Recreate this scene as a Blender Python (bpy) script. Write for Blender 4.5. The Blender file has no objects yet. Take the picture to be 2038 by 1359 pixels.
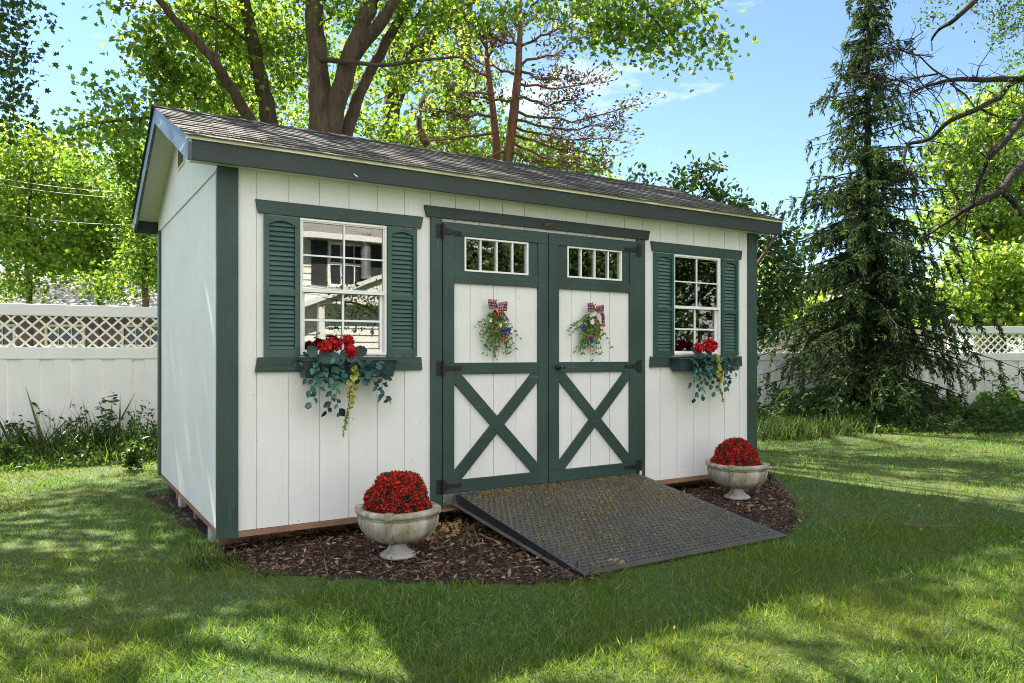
import bpy, bmesh, math, random
import numpy as np
from mathutils import Vector, Matrix
random.seed(7); rng = np.random.default_rng(11)
PI = math.pi
SC = bpy.context.scene; COL = SC.collection

# ------------------------------------------------------------------ camera
CX, CY, CZ, TH, F, Y0 = -0.9208, -4.8838, 1.1113, 0.5592, 1486.1, 704.73
GZ = -0.15
def ray(px, py):
    a = (px - 1019) / F
    return np.array([a*math.cos(TH)+math.sin(TH), -a*math.sin(TH)+math.cos(TH), (Y0-py)/F])
def at(px, py, d):
    return np.array([CX, CY, CZ]) + ray(px, py)*d
def ground(px, py, z=GZ):
    r = ray(px, py); return np.array([CX, CY, CZ]) + r*((z-CZ)/r[2])
def project(P):
    P = np.atleast_2d(P); dx = P[:, 0]-CX; dy = P[:, 1]-CY
    fw = dx*math.sin(TH)+dy*math.cos(TH); rt = dx*math.cos(TH)-dy*math.sin(TH)
    fs = np.where(fw > .05, fw, .05)
    return 1019+F*rt/fs, Y0-F*(P[:, 2]-CZ)/fs, fw
cam = bpy.data.cameras.new('camera'); co = bpy.data.objects.new('camera', cam); COL.objects.link(co)
co.location = (CX, CY, CZ); co.rotation_euler = (PI/2, 0, -TH)
cam.lens = F/2038*36; cam.sensor_width = 36; cam.shift_y = (Y0-679.5)/2038; cam.clip_end = 2000; cam.clip_start = .05
SC.camera = co
SC.view_settings.view_transform = 'Standard'; SC.view_settings.look = 'None'
SC.cycles.use_denoising = True; SC.cycles.denoising_prefilter = 'NONE'; SC.cycles.pixel_filter_type = 'BLACKMAN_HARRIS'; SC.cycles.filter_width = 1.0
SC.view_settings.exposure = 1.98

# ------------------------------------------------------------------ light
SUN_EL = math.radians(48); SUN_AZ = math.radians(-13)     # azimuth from +y towards +x
SV = np.array([math.sin(SUN_AZ)*math.cos(SUN_EL), math.cos(SUN_AZ)*math.cos(SUN_EL), math.sin(SUN_EL)])
sl = bpy.data.lights.new('sun', 'SUN'); sl.energy = 4.8; sl.angle = math.radians(.53); sl.color = (1, .93, .80)
so = bpy.data.objects.new('sun', sl); COL.objects.link(so)
so.rotation_euler = Vector(tuple(SV)).to_track_quat('Z', 'Y').to_euler()
W = bpy.data.worlds.new('World'); SC.world = W; W.use_nodes = True
nt = W.node_tree; nt.nodes.clear()
def N(nt, t, **k):
    n = nt.nodes.new(t)
    for a, b in k.items(): setattr(n, a, b)
    return n
sky = N(nt, 'ShaderNodeTexSky', sky_type='NISHITA', sun_disc=False, sun_elevation=SUN_EL, sun_rotation=SUN_AZ)
sky.air_density = 1.0; sky.dust_density = 0; sky.ozone_density = 3.6
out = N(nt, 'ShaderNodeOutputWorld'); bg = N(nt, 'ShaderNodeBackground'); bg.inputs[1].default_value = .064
tc = N(nt, 'ShaderNodeTexCoord'); mp = N(nt, 'ShaderNodeMapping'); mp.inputs['Scale'].default_value = (1.6, 1.6, 5)
no = N(nt, 'ShaderNodeTexNoise'); no.inputs['Scale'].default_value = 2.1; no.inputs['Detail'].default_value = 8; no.inputs['Roughness'].default_value = .62
nt.links.new(tc.outputs['Generated'], mp.inputs[0]); nt.links.new(mp.outputs[0], no.inputs[0])
# broken cloud: thin wisps to the north, bright bank added southward as fill light
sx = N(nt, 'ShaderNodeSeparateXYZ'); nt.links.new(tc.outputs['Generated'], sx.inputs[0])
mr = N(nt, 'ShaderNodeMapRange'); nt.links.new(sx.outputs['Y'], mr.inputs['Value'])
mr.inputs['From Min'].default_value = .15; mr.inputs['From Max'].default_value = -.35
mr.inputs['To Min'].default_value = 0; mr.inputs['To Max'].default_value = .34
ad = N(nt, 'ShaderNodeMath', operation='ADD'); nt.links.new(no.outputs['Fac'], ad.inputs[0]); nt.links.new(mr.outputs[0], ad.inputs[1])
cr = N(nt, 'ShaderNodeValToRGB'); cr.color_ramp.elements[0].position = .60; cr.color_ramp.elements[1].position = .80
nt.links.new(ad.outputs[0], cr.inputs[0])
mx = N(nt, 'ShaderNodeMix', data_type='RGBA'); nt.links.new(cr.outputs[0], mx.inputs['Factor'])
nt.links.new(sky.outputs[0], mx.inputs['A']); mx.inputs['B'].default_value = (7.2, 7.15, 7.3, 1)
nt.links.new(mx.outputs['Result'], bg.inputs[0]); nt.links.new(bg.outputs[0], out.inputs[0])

# ------------------------------------------------------------------ materials
def newmat(name):
    m = bpy.data.materials.new(name); m.use_nodes = True; t = m.node_tree; t.nodes.clear()
    o = N(t, 'ShaderNodeOutputMaterial'); p = N(t, 'ShaderNodeBsdfPrincipled'); t.links.new(p.outputs[0], o.inputs[0])
    return m, t, p, o
def ramp(t, src, stops):
    r = N(t, 'ShaderNodeValToRGB'); e = r.color_ramp.elements
    while len(e) > 1: e.remove(e[-1])
    e[0].position = stops[0][0]; e[0].color = (*stops[0][1], 1)
    for p_, c in stops[1:]: k = e.new(p_); k.color = (*c, 1)
    t.links.new(src, r.inputs[0]); return r.outputs[0]
def noise(t, scale, detail=4, stretch=(1, 1, 1), coord='Object', rough=.55, rot=(0, 0, 0)):
    c = N(t, 'ShaderNodeTexCoord'); m = N(t, 'ShaderNodeMapping'); m.inputs['Scale'].default_value = stretch; m.inputs['Rotation'].default_value = rot
    n = N(t, 'ShaderNodeTexNoise'); n.inputs['Scale'].default_value = scale; n.inputs['Detail'].default_value = detail; n.inputs['Roughness'].default_value = rough
    t.links.new(c.outputs[coord], m.inputs[0]); t.links.new(m.outputs[0], n.inputs[0]); return n.outputs['Fac']
def mixc(t, fac, a, b, mode='MIX'):
    x = N(t, 'ShaderNodeMix', data_type='RGBA', blend_type=mode)
    for s, v in (('Factor', fac), ('A', a), ('B', b)):
        if isinstance(v, (int, float)): x.inputs[s].default_value = v
        elif isinstance(v, tuple): x.inputs[s].default_value = (*v, 1)
        else: t.links.new(v, x.inputs[s])
    return x.outputs['Result']
def bump(t, p, h, strength=.3, dist=.005):
    b = N(t, 'ShaderNodeBump'); b.inputs['Strength'].default_value = strength; b.inputs['Distance'].default_value = dist
    t.links.new(h, b.inputs['Height']); t.links.new(b.outputs[0], p.inputs['Normal']); return b
def math_(t, op, a, b=None):
    x = N(t, 'ShaderNodeMath', operation=op)
    for i, v in enumerate((a, b)):
        if v is None: continue
        if isinstance(v, (int, float)): x.inputs[i].default_value = v
        else: t.links.new(v, x.inputs[i])
    return x.outputs[0]
def paint(name, col, var=.25, rough=.6, grain='z', bstr=.5, specks=True, wear=None, wearcut=.62, gs=60, bdist=.004):
    """painted rough-sawn wood: grain bump along an axis, tone changes, dirt specks, worn streaks"""
    m, t, p, o = newmat(name)
    st = {'z': (1, 1, .07), 'x': (.07, 1, 1), 'y': (1, .07, 1), '': (1, 1, 1)}[grain]
    g = noise(t, gs, 6, st, rough=.7); big = noise(t, 2.2, 5); mid = noise(t, 9, 5, st)
    dark = tuple(c*(1-var) for c in col); lite = tuple(min(1, c*(1+var)) for c in col)
    c = ramp(t, big, [(.3, dark), (.5, col), (.72, lite)])
    c = mixc(t, ramp(t, mid, [(.35, (0, 0, 0)), (.7, (.35, .35, .35))]), c, dark)
    if wear:
        w = noise(t, 14, 7, st, rough=.75)
        c = mixc(t, ramp(t, w, [(wearcut, (0, 0, 0)), (wearcut+.07, (.8, .8, .8))]), c, wear)
    if specks:
        v = N(t, 'ShaderNodeTexVoronoi'); v.inputs['Scale'].default_value = 11
        cc = N(t, 'ShaderNodeTexCoord'); t.links.new(cc.outputs['Object'], v.inputs['Vector'])
        r = ramp(t, v.outputs['Distance'], [(.028, (1, 1, 1)), (.046, (0, 0, 0))])
        c = mixc(t, math_(t, 'MULTIPLY', r, math_(t, 'GREATER_THAN', N(t, 'ShaderNodeSeparateXYZ').outputs[0], -1)), c, (.08, .06, .04)) if False else mixc(t, r, c, (.10, .08, .06))
    t.links.new(c, p.inputs['Base Color']); p.inputs['Roughness'].default_value = rough
    bump(t, p, g, bstr, bdist); return m
def plain(name, col, rough=.5, metal=0, var=.15, scale=8, bstr=.15, spec=.5, island=0):
    m, t, p, o = newmat(name)
    n = noise(t, scale, 5)
    c = ramp(t, n, [(.3, tuple(x*(1-var) for x in col)), (.7, tuple(min(1, x*(1+var)) for x in col))])
    if island:
        gm = N(t, 'ShaderNodeNewGeometry')
        c = mixc(t, 1.0, c, ramp(t, gm.outputs['Random Per Island'], [(0, (1-island,)*3), (1, (1, 1, 1))]), 'MULTIPLY')
    t.links.new(c, p.inputs['Base Color']); p.inputs['Roughness'].default_value = rough; p.inputs['Metallic'].default_value = metal
    p.inputs['Specular IOR Level'].default_value = spec
    if bstr: bump(t, p, noise(t, scale*6, 4), bstr, .003)
    return m
def leafmat(name, stops, trans=.5, tcol=1.6, rough=.45, patch=None, spec=.3):
    """leaf: colour from a random per leaf, some light passes through"""
    m, t, p, o = newmat(name)
    gm = N(t, 'ShaderNodeNewGeometry')
    c = ramp(t, gm.outputs['Random Per Island'], stops)
    if patch:
        c = mixc(t, ramp(t, noise(t, patch[0], 3), [(.4, (0, 0, 0)), (.6, (1, 1, 1))]), c, mixc(t, .6, c, patch[1]))
    t.links.new(c, p.inputs['Base Color']); p.inputs['Roughness'].default_value = rough
    p.inputs['Specular IOR Level'].default_value = spec
    tr = N(t, 'ShaderNodeBsdfTranslucent')
    tcx = mixc(t, 1.0, c, (tcol*1.15, tcol, tcol*.5), 'MULTIPLY'); t.links.new(tcx, tr.inputs[0])
    ms = N(t, 'ShaderNodeMixShader'); ms.inputs[0].default_value = trans
    t.links.new(p.outputs[0], ms.inputs[1]); t.links.new(tr.outputs[0], ms.inputs[2]); t.links.new(ms.outputs[0], o.inputs[0])
    return m
def bark(name, a, b, s=14, bd=.03):
    m, t, p, o = newmat(name)
    n = noise(t, s, 8, (1, 1, .16), rough=.7)
    t.links.new(ramp(t, n, [(.3, a), (.65, b)]), p.inputs['Base Color']); p.inputs['Roughness'].default_value = .9
    bump(t, p, n, .9, bd); return m
def glassmat(name, refl=.5, dark=(.02, .02, .02)):
    m, t, p, o = newmat(name)
    t.nodes.remove(p)
    g = N(t, 'ShaderNodeBsdfGlossy'); g.inputs['Roughness'].default_value = .012; g.inputs[0].default_value = (1, .97, .94, 1)
    tr = N(t, 'ShaderNodeBsdfTransparent'); tr.inputs[0].default_value = (.75, .8, .78, 1)
    lw = N(t, 'ShaderNodeFresnel'); lw.inputs[0].default_value = 1.5
    f = math_(t, 'ADD', lw.outputs[0], refl)
    ms = N(t, 'ShaderNodeMixShader'); t.links.new(f, ms.inputs[0]); t.links.new(tr.outputs[0], ms.inputs[1]); t.links.new(g.outputs[0], ms.inputs[2])
    # slight wave of old float glass
    b = N(t, 'ShaderNodeBump'); b.inputs['Strength'].default_value = .02; b.inputs['Distance'].default_value = .02
    t.links.new(noise(t, 2.5, 1), b.inputs['Height']); t.links.new(b.outputs[0], g.inputs['Normal'])
    t.links.new(ms.outputs[0], o.inputs[0]); return m

M = {}
M['white'] = paint('white_siding_paint', (.755, .76, .75), .06, .55, 'z', .9, bdist=.006, gs=50)
M['white_side'] = paint('white_siding_weathered', (.77, .745, .715), .07, .6, 'z', .8, gs=45)
M['soffit'] = paint('soffit_paint', (.72, .71, .62), .08, .6, 'y', .3, wear=(.45, .42, .3), wearcut=.68)
M['drip'] = plain('drip_edge_metal', (.80, .78, .56), .4, 0, .06)
M['green'] = paint('green_trim_paint', (.025, .058, .049), .3, .5, 'z', .9, wear=(.065, .11, .105), wearcut=.60)
M['green_h'] = paint('green_rail_paint', (.025, .057, .049), .3, .5, 'x', .9, wear=(.065, .11, .105), wearcut=.60)
M['fascia'] = paint('green_fascia_paint', (.019, .034, .031), .25, .55, 'x', .7, wear=(.06, .08, .085), wearcut=.66)
M['head'] = paint('dark_header_paint', (.020, .035, .033), .25, .55, 'x', .7, wear=(.07, .09, .09), wearcut=.62)
M['rake'] = paint('sky_glint_rake_paint', (.055, .08, .10), .35, .35, 'y', .7, wear=(.38, .42, .45), wearcut=.56)  # bluish base and pale streaks put the sky glint into the colour
M['shutter'] = plain('shutter_plastic', (.024, .076, .062), .42, 0, .2, 4, .1)
M['vinyl'] = plain('white_vinyl', (.80, .80, .79), .4, 0, .04, 3, .03)
M['black'] = plain('black_iron', (.018, .016, .016), .5, .3, .3, 30, .3)
M['plate'] = plain('steel_plate', (.5, .5, .52), .3, 1, .15, 20, .1)
M['skid'] = paint('skid_timber', (.30, .17, .10), .4, .8, 'x', .8, specks=False)
M['block'] = plain('concrete_block', (.42, .40, .36), .9, 0, .2, 12, .6)
M['dark'] = plain('dark_interior', (.035, .03, .028), .9, 0, .2, 3, 0)
M['glass'] = glassmat('window_glass', .13)
M['box'] = plain('planter_plastic', (.018, .038, .048), .45, 0, .3, 6, .1)
M['bark'] = bark('maple_bark', (.02, .014, .010), (.13, .09, .06), 20, .04)
M['bark_pine'] = bark('pine_bark', (.06, .028, .018), (.24, .11, .06))
M['bark_dark'] = bark('dark_bark', (.008, .006, .005), (.032, .024, .018))
M['maple'] = leafmat('maple_leaf', [(0, (.045, .10, .018)), (.4, (.085, .18, .030)), (.75, (.145, .25, .045)), (1, (.26, .33, .08))], .56, 2.0)
M['maple2'] = leafmat('bright_leaf', [(0, (.06, .13, .022)), (.5, (.135, .245, .042)), (1, (.28, .36, .085))], .56, 2.0)
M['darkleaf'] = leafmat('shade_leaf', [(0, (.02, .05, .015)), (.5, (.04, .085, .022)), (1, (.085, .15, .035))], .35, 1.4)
M['spruce'] = leafmat('spruce_needles', [(0, (.018, .038, .017)), (.6, (.042, .080, .030)), (.88, (.09, .15, .05)), (1, (.18, .27, .07))], .25, 1.4, .7, spec=.12)
M['pine'] = leafmat('dry_pine_needles', [(0, (.05, .03, .02)), (.4, (.11, .065, .04)), (.6, (.11, .10, .045)), (1, (.08, .14, .04))], .3, 1.5)
M['weed'] = leafmat('weed_leaf', [(0, (.03, .075, .02)), (.6, (.06, .13, .03)), (1, (.11, .19, .045))], .4, 1.5)
M['grass'] = leafmat('grass_blade', [(0, (.035, .095, .014)), (.4, (.085, .19, .028)), (.8, (.16, .28, .048)), (.94, (.26, .33, .09)), (1, (.48, .46, .25))], .42, 1.6, .6, patch=(.9, (.14, .18, .03)), spec=.15)

# ------------------------------------------------------------------ mesh helpers
ORI = {}
class MB:
    def __init__(s): s.v = []; s.f = []; s.m = []
    def add(s, vs, fs, mi=0):
        k = len(s.v); s.v += [tuple(map(float, v)) for v in vs]
        for f in fs: s.f.append([i+k for i in f]); s.m.append(mi)
    def box(s, x0, x1, y0, y1, z0, z1, mi=0):
        s.add([(x0, y0, z0), (x1, y0, z0), (x1, y1, z0), (x0, y1, z0), (x0, y0, z1), (x1, y0, z1), (x1, y1, z1), (x0, y1, z1)],
              [(0, 3, 2, 1), (4, 5, 6, 7), (0, 1, 5, 4), (1, 2, 6, 5), (2, 3, 7, 6), (3, 0, 4, 7)], mi)
    def prism_xz(s, pts, y0, y1, mi=0):
        n = len(pts)
        s.add([(x, y0, z) for x, z in pts]+[(x, y1, z) for x, z in pts],
              [tuple(range(n)), tuple(range(2*n-1, n-1, -1))]+[(i, i+n, (i+1) % n+n, (i+1) % n) for i in range(n)], mi)
    def prism_yz(s, pts, x0, x1, mi=0):
        n = len(pts)
        s.add([(x0, y, z) for y, z in pts]+[(x1, y, z) for y, z in pts],
              [tuple(range(n)), tuple(range(2*n-1, n-1, -1))]+[(i, i+n, (i+1) % n+n, (i+1) % n) for i in range(n)], mi)
    def obox(s, c, ux, uy, uz, mi=0):
        c, ux, uy, uz = map(np.array, (c, ux, uy, uz))
        P = [c+a*ux+b*uy+d*uz for d in (-1, 1) for a, b in ((-1, -1), (1, -1), (1, 1), (-1, 1))]
        s.add(P, [(0, 3, 2, 1), (4, 5, 6, 7), (0, 1, 5, 4), (1, 2, 6, 5), (2, 3, 7, 6), (3, 0, 4, 7)], mi)
    def tube(s, pts, rad, k=6, mi=0, cap=True):
        pts = [np.array(p, float) for p in pts]; n = len(pts)
        if not hasattr(rad, '__len__'): rad = [rad]*n
        ref = np.array([0.31, 0.17, .93]); base = len(s.v); V = []
        for i, p in enumerate(pts):
            d = pts[min(i+1, n-1)]-pts[max(i-1, 0)]; d = d/(np.linalg.norm(d)+1e-9)
            if abs(d@ref) > .97: rr = np.array([1., 0, 0])
            else: rr = ref
            a = np.cross(d, rr); a /= np.linalg.norm(a); b = np.cross(d, a)
            for j in range(k):
                t = 2*PI*j/k; V.append(p+rad[i]*(math.cos(t)*a+math.sin(t)*b))
        Fc = [(i*k+j, i*k+(j+1) % k, (i+1)*k+(j+1) % k, (i+1)*k+j) for i in range(n-1) for j in range(k)]
        if cap: Fc += [tuple(range(k))[::-1], tuple((n-1)*k+j for j in range(k))]
        s.add(V, Fc, mi)
    def lathe(s, prof, c=(0, 0, 0), k=32, mi=0, squash=None):
        V = []
        for (r, z) in prof:
            for j in range(k):
                t = 2*PI*j/k; q = r*(squash(t, z) if squash else 1)
                V.append((c[0]+q*math.cos(t), c[1]+q*math.sin(t), c[2]+z))
        n = len(prof)
        Fc = [(i*k+j, i*k+(j+1) % k, (i+1)*k+(j+1) % k, (i+1)*k+j) for i in range(n-1) for j in range(k)]
        s.add(V, Fc, mi)
    def ball(s, c, r, k=6, mi=0, sq=(1, 1, 1)):
        V = [(c[0], c[1], c[2]-r*sq[2])]; m = k//2+1
        for i in range(1, m):
            ph = PI*i/m
            for j in range(k):
                t = 2*PI*j/k; V.append((c[0]+r*sq[0]*math.sin(ph)*math.cos(t), c[1]+r*sq[1]*math.sin(ph)*math.sin(t), c[2]-r*sq[2]*math.cos(ph)))
        V.append((c[0], c[1], c[2]+r*sq[2])); L = len(V)-1
        Fc = [(0, 1+(j+1) % k, 1+j) for j in range(k)]+[(L, L-k+j, L-k+(j+1) % k) for j in range(k)]
        for i in range(m-2): Fc += [(1+i*k+j, 1+i*k+(j+1) % k, 1+(i+1)*k+(j+1) % k, 1+(i+1)*k+j) for j in range(k)]
        s.add(V, Fc, mi)
    def build(s, name, mats, parent=None, local=False, bev=0, smooth=False):
        if not isinstance(mats, (list, tuple)): mats = [mats]
        o_ = np.zeros(3)
        if parent is not None and not local: o_ = ORI.get(parent.name, np.zeros(3))
        V = np.array(s.v)-o_
        me = bpy.data.meshes.new(name); me.from_pydata(V.tolist(), [], s.f)
        for m in mats: me.materials.append(m)
        me.polygons.foreach_set('material_index', s.m)
        if smooth: me.polygons.foreach_set('use_smooth', [True]*len(s.f))
        me.update()
        ob = bpy.data.objects.new(name, me); COL.objects.link(ob)
        if parent is not None: ob.parent = parent; ORI[ob.name] = o_
        if bev:
            b = ob.modifiers.new('bevel', 'BEVEL'); b.width = bev; b.segments = 2; b.limit_method = 'ANGLE'
        return ob
def tag(o, label=None, cat=None, group=None, kind=None):
    for k, v in (('label', label), ('category', cat), ('group', group), ('kind', kind)):
        if v: o[k] = v
    return o
def thing(name, loc, label, cat, group=None, rz=0):
    o = bpy.data.objects.new(name, None); COL.objects.link(o); o.location = tuple(map(float, loc)); o.rotation_euler[2] = rz
    o.empty_display_size = .1; ORI[o.name] = np.array(loc, float); return tag(o, label, cat, group)
def npmesh(name, V, face_sizes, loops, mats, parent=None, smooth=False, mi=None):
    o_ = np.zeros(3)
    if parent is not None: o_ = ORI.get(parent.name, np.zeros(3))
    V = V-o_; me = bpy.data.meshes.new(name)
    me.vertices.add(len(V)); me.vertices.foreach_set('co', V.astype(np.float32).ravel())
    me.loops.add(len(loops)); me.loops.foreach_set('vertex_index', loops.astype(np.int32))
    st = np.concatenate([[0], np.cumsum(face_sizes)[:-1]]).astype(np.int32)
    me.polygons.add(len(face_sizes)); me.polygons.foreach_set('loop_start', st)
    if mi is not None: me.polygons.foreach_set('material_index', mi.astype(np.int32))
    me.polygons.foreach_set('use_smooth', np.full(len(face_sizes), smooth))
    me.update(calc_edges=True)
    for m in (mats if isinstance(mats, (list, tuple)) else [mats]): me.materials.append(m)
    ob = bpy.data.objects.new(name, me); COL.objects.link(ob)
    if parent is not None: ob.parent = parent; ORI[ob.name] = o_
    return ob
def TMP(right, fold=.15, droop=.12):
    """leaf template from its right half outline (x,y); both halves share the midrib"""
    R = right; n = len(R)
    L = [(-x, y) for x, y in R[1:-1]]
    V = [(x, y, abs(x)*fold-droop*y*y) for x, y in R]+[(x, y, abs(x)*fold-droop*y*y) for x, y in L]
    f1 = list(range(n)); f2 = [0, n-1]+[n+i for i in range(n-3, -1, -1)]
    return np.array(V, float), [f1, f2]
LEAF = {
 'maple': TMP([(0, 0), (.16, .05), (.50, .12), (.33, .34), (.60, .58), (.22, .60), (0, 1)]),
 'oval': TMP([(0, 0), (.20, .22), (.27, .48), (.16, .78), (0, 1)], .25),
 'diamond': TMP([(0, 0), (.34, .45), (0, 1)], .2),
 'needle': (np.array([(0, 0, 0), (.09, .4, 0), (0, 1, -.1), (-.09, .4, 0)], float), [[0, 1, 2, 3]]),
 'tuft': (np.array([(0, 0, 0), (.2, .5, .05), (0, 1, 0), (-.2, .5, .05)], float), [[0, 1, 2, 3]]),
 'blade': (np.array([(-.5, 0, 0), (.5, 0, 0), (.42, .5, .04), (-.42, .5, .04), (0, 1, .18)], float), [[0, 1, 2, 3], [3, 2, 4]]),
}
def norm(a): return a/(np.linalg.norm(a, axis=-1, keepdims=True)+1e-9)
def scatter(name, P, size, mat, parent=None, shape='diamond', nrm=None, tip=None, aspect=1.0, up=.6, tipbias=None):
    """many small faces (leaves, blades, chips) as one mesh"""
    n = len(P)
    if n == 0: return None
    T, Fs = LEAF[shape]; k = len(T)
    if nrm is None: nrm = norm(rng.normal(size=(n, 3))*[1, 1, .7]+[0, 0, up])
    if tip is None:
        tip = rng.normal(size=(n, 3))
        if tipbias is not None: tip = tip+np.array(tipbias)
    tip = norm(tip); b = norm(np.cross(tip, nrm)); nrm = np.cross(b, tip)
    size = np.broadcast_to(size, (n,)).reshape(n, 1, 1)
    aspect = np.asarray(aspect, float); V = P[:, None, :]+size*(T[None, :, 0:1]*aspect*b[:, None, :]+T[None, :, 1:2]*tip[:, None, :]+T[None, :, 2:3]*nrm[:, None, :])
    fs = np.array([len(f) for f in Fs]); lp = np.array([i for f in Fs for i in f])
    loops = (lp[None, :]+np.arange(n)[:, None]*k).ravel()
    return npmesh(name, V.reshape(-1, 3), np.tile(fs, n), loops, mat, parent)
def cut_rects(x0, x1, z0, z1, holes):
    """split a rectangle round openings"""
    R = [(x0, x1, z0, z1)]
    for hx0, hx1, hz0, hz1 in holes:
        Q = []
        for a, b, c, d in R:
            if hx1 <= a or hx0 >= b or hz1 <= c or hz0 >= d: Q.append((a, b, c, d)); continue
            if c < hz0: Q.append((a, b, c, hz0))
            if hz1 < d: Q.append((a, b, hz1, d))
            cc, dd = max(c, hz0), min(d, hz1)
            if a < hx0: Q.append((a, hx0, cc, dd))
            if hx1 < b: Q.append((hx1, b, cc, dd))
        R = Q
    return R
# ================================================================== SHED
XW, YD = 4.90, 2.84
GX0, GP = 0.2199, 0.2032
shed = thing('garden_shed', (XW/2, YD/2, GZ), 'white wooden garden shed with dark green trim, double crossbuck doors and shingled gable roof', 'shed')
# --- front wall boards with recessed grooves
LW = (.494, 1.097, 1.106, 2.002); RW = (3.824, 4.418, 1.106, 2.002)
holes = [LW, RW, (1.50, 3.41, -.1, 2.075)]
gx = [0.0]+[GX0+GP*i for i in range(24) if GX0+GP*i < XW-.03]+[XW]
b = MB(); G = .0035
for a, c in zip(gx[:-1], gx[1:]):
    for r in cut_rects(a+G, c-G, .002, 2.42, holes): b.box(r[0], r[1], 0, .014, r[2], r[3])
for r in cut_rects(0, XW, .004, 2.40, holes): b.box(r[0], r[1], .009, .03, r[2], r[3])
b.build('front_wall', M['white'], shed)
# --- side walls, gables, back wall
S = (3.005-2.395)/(1.42+.17)                    # roof slope
RZ = lambda y: 2.395+S*(min(y, 2*1.42-y)+.17)    # top of the roof deck
b = MB(); b.box(0, .03, .032, YD, .002, 2.272)
b.build('side_wall', M['white_side'], shed)
b = MB(); b.prism_yz([(-.0, 2.262), (YD, 2.262), (YD, RZ(YD)-.03), (1.42, RZ(1.42)-.03), (0, RZ(0)-.03)], -.014, .028)
b.build('gable_panel', M['white_side'], shed)
b = MB(); b.box(XW-.03, XW, .032, YD, .002, 2.262); b.prism_yz([(.032, 2.266), (YD, 2.266), (YD, RZ(YD)-.03), (1.42, RZ(1.42)-.03), (.032, RZ(.032)-.03)], XW-.028, XW+.012)
b.build('side_wall', M['white_side'], shed)
b = MB(); b.box(.032, XW-.032, YD-.03, YD-.002, .002, 2.40); b.build('back_wall', M['white_side'], shed)
b = MB(); b.box(.04, XW-.04, .05, YD-.04, -.02, .03); b.box(.04, XW-.04, 1.6, 1.62, .03, 2.3); b.build('interior_partition', M['dark'], shed)
# --- corner trim
for x0, x1, xa, xb in ((-.020, .106, -.020, -.0015), (4.800, 4.922, 4.9015, 4.922)):
    b = MB(); b.box(x0, x1, -.020, -.0015, -.03, 2.30); b.box(xa, xb, -.001, .03, -.03, 2.262); b.build('corner_trim', M['green'], shed, bev=.002)
    b = MB(); b.box(xa, xb, YD-.10, YD+.02, -.02, 2.262); b.build('corner_trim', M['green'], shed, bev=.002)
# --- eaves
XR0, XR1 = -.207, 5.105
b = MB(); b.box(XR0, XR1, -.160, -.138, 2.258, 2.376); b.build('fascia', M['fascia'], shed, bev=.0025)
r_ = ray(708, 348); q_ = np.array([CX, CY, CZ])+r_*((-.1625-CY)/r_[1])
b = MB(); b.prism_xz([(q_[0]-.014, q_[2]+.011), (q_[0]-.004, q_[2]+.004), (q_[0]+.012, q_[2]-.004), (q_[0]+.018, q_[2]-.014), (q_[0]+.004, q_[2]-.008), (q_[0]-.008, q_[2]-.001)], -.1618, -.1602)
b.build('paint_chip', M['vinyl'], shed)
b = MB(); b.box(XR0, XR1, YD+.138, YD+.160, 2.258, 2.376); b.build('fascia', M['fascia'], shed, bev=.0025)
b = MB(); b.box(XR0-.006, XR1+.006, -.172, -.1, 2.3775, 2.3995); b.build('drip_edge', M['drip'], shed)
b = MB(); b.box(XR0+.03, XR1-.03, -.1375, -.002, 2.275, 2.285); b.build('soffit', M['soffit'], shed)
# --- roof deck (its underside shows at the gable overhang) and rake boards
b = MB()
for sgn in (0, 1):
    Y = (lambda y: y) if not sgn else (lambda y: 2*1.42-y)
    pts = [(Y(-.135), RZ(-.135)-.034), (Y(-.135), RZ(-.135)-.002), (Y(1.42), RZ(1.42)-.002), (Y(1.42), RZ(1.42)-.034)]
    b.prism_yz(pts, XR0+.022, XR1-.022)
b.build('roof_deck', M['soffit'], shed)
for xa, xb in ((XR0-.002, XR0+.020), (XR1-.020, XR1+.002)):
    for sgn in (0, 1):
        Y = (lambda y: y) if not sgn else (lambda y: 2*1.42-y)
        b = MB(); b.prism_yz([(Y(-.166), 2.256), (Y(-.166), RZ(-.166)-.0), (Y(1.42), RZ(1.42)), (Y(1.42), RZ(1.42)-.125), (Y(-.138), 2.256)], xa, xb)
        b.build('rake_board', M['rake'], shed, bev=.002)
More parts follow.
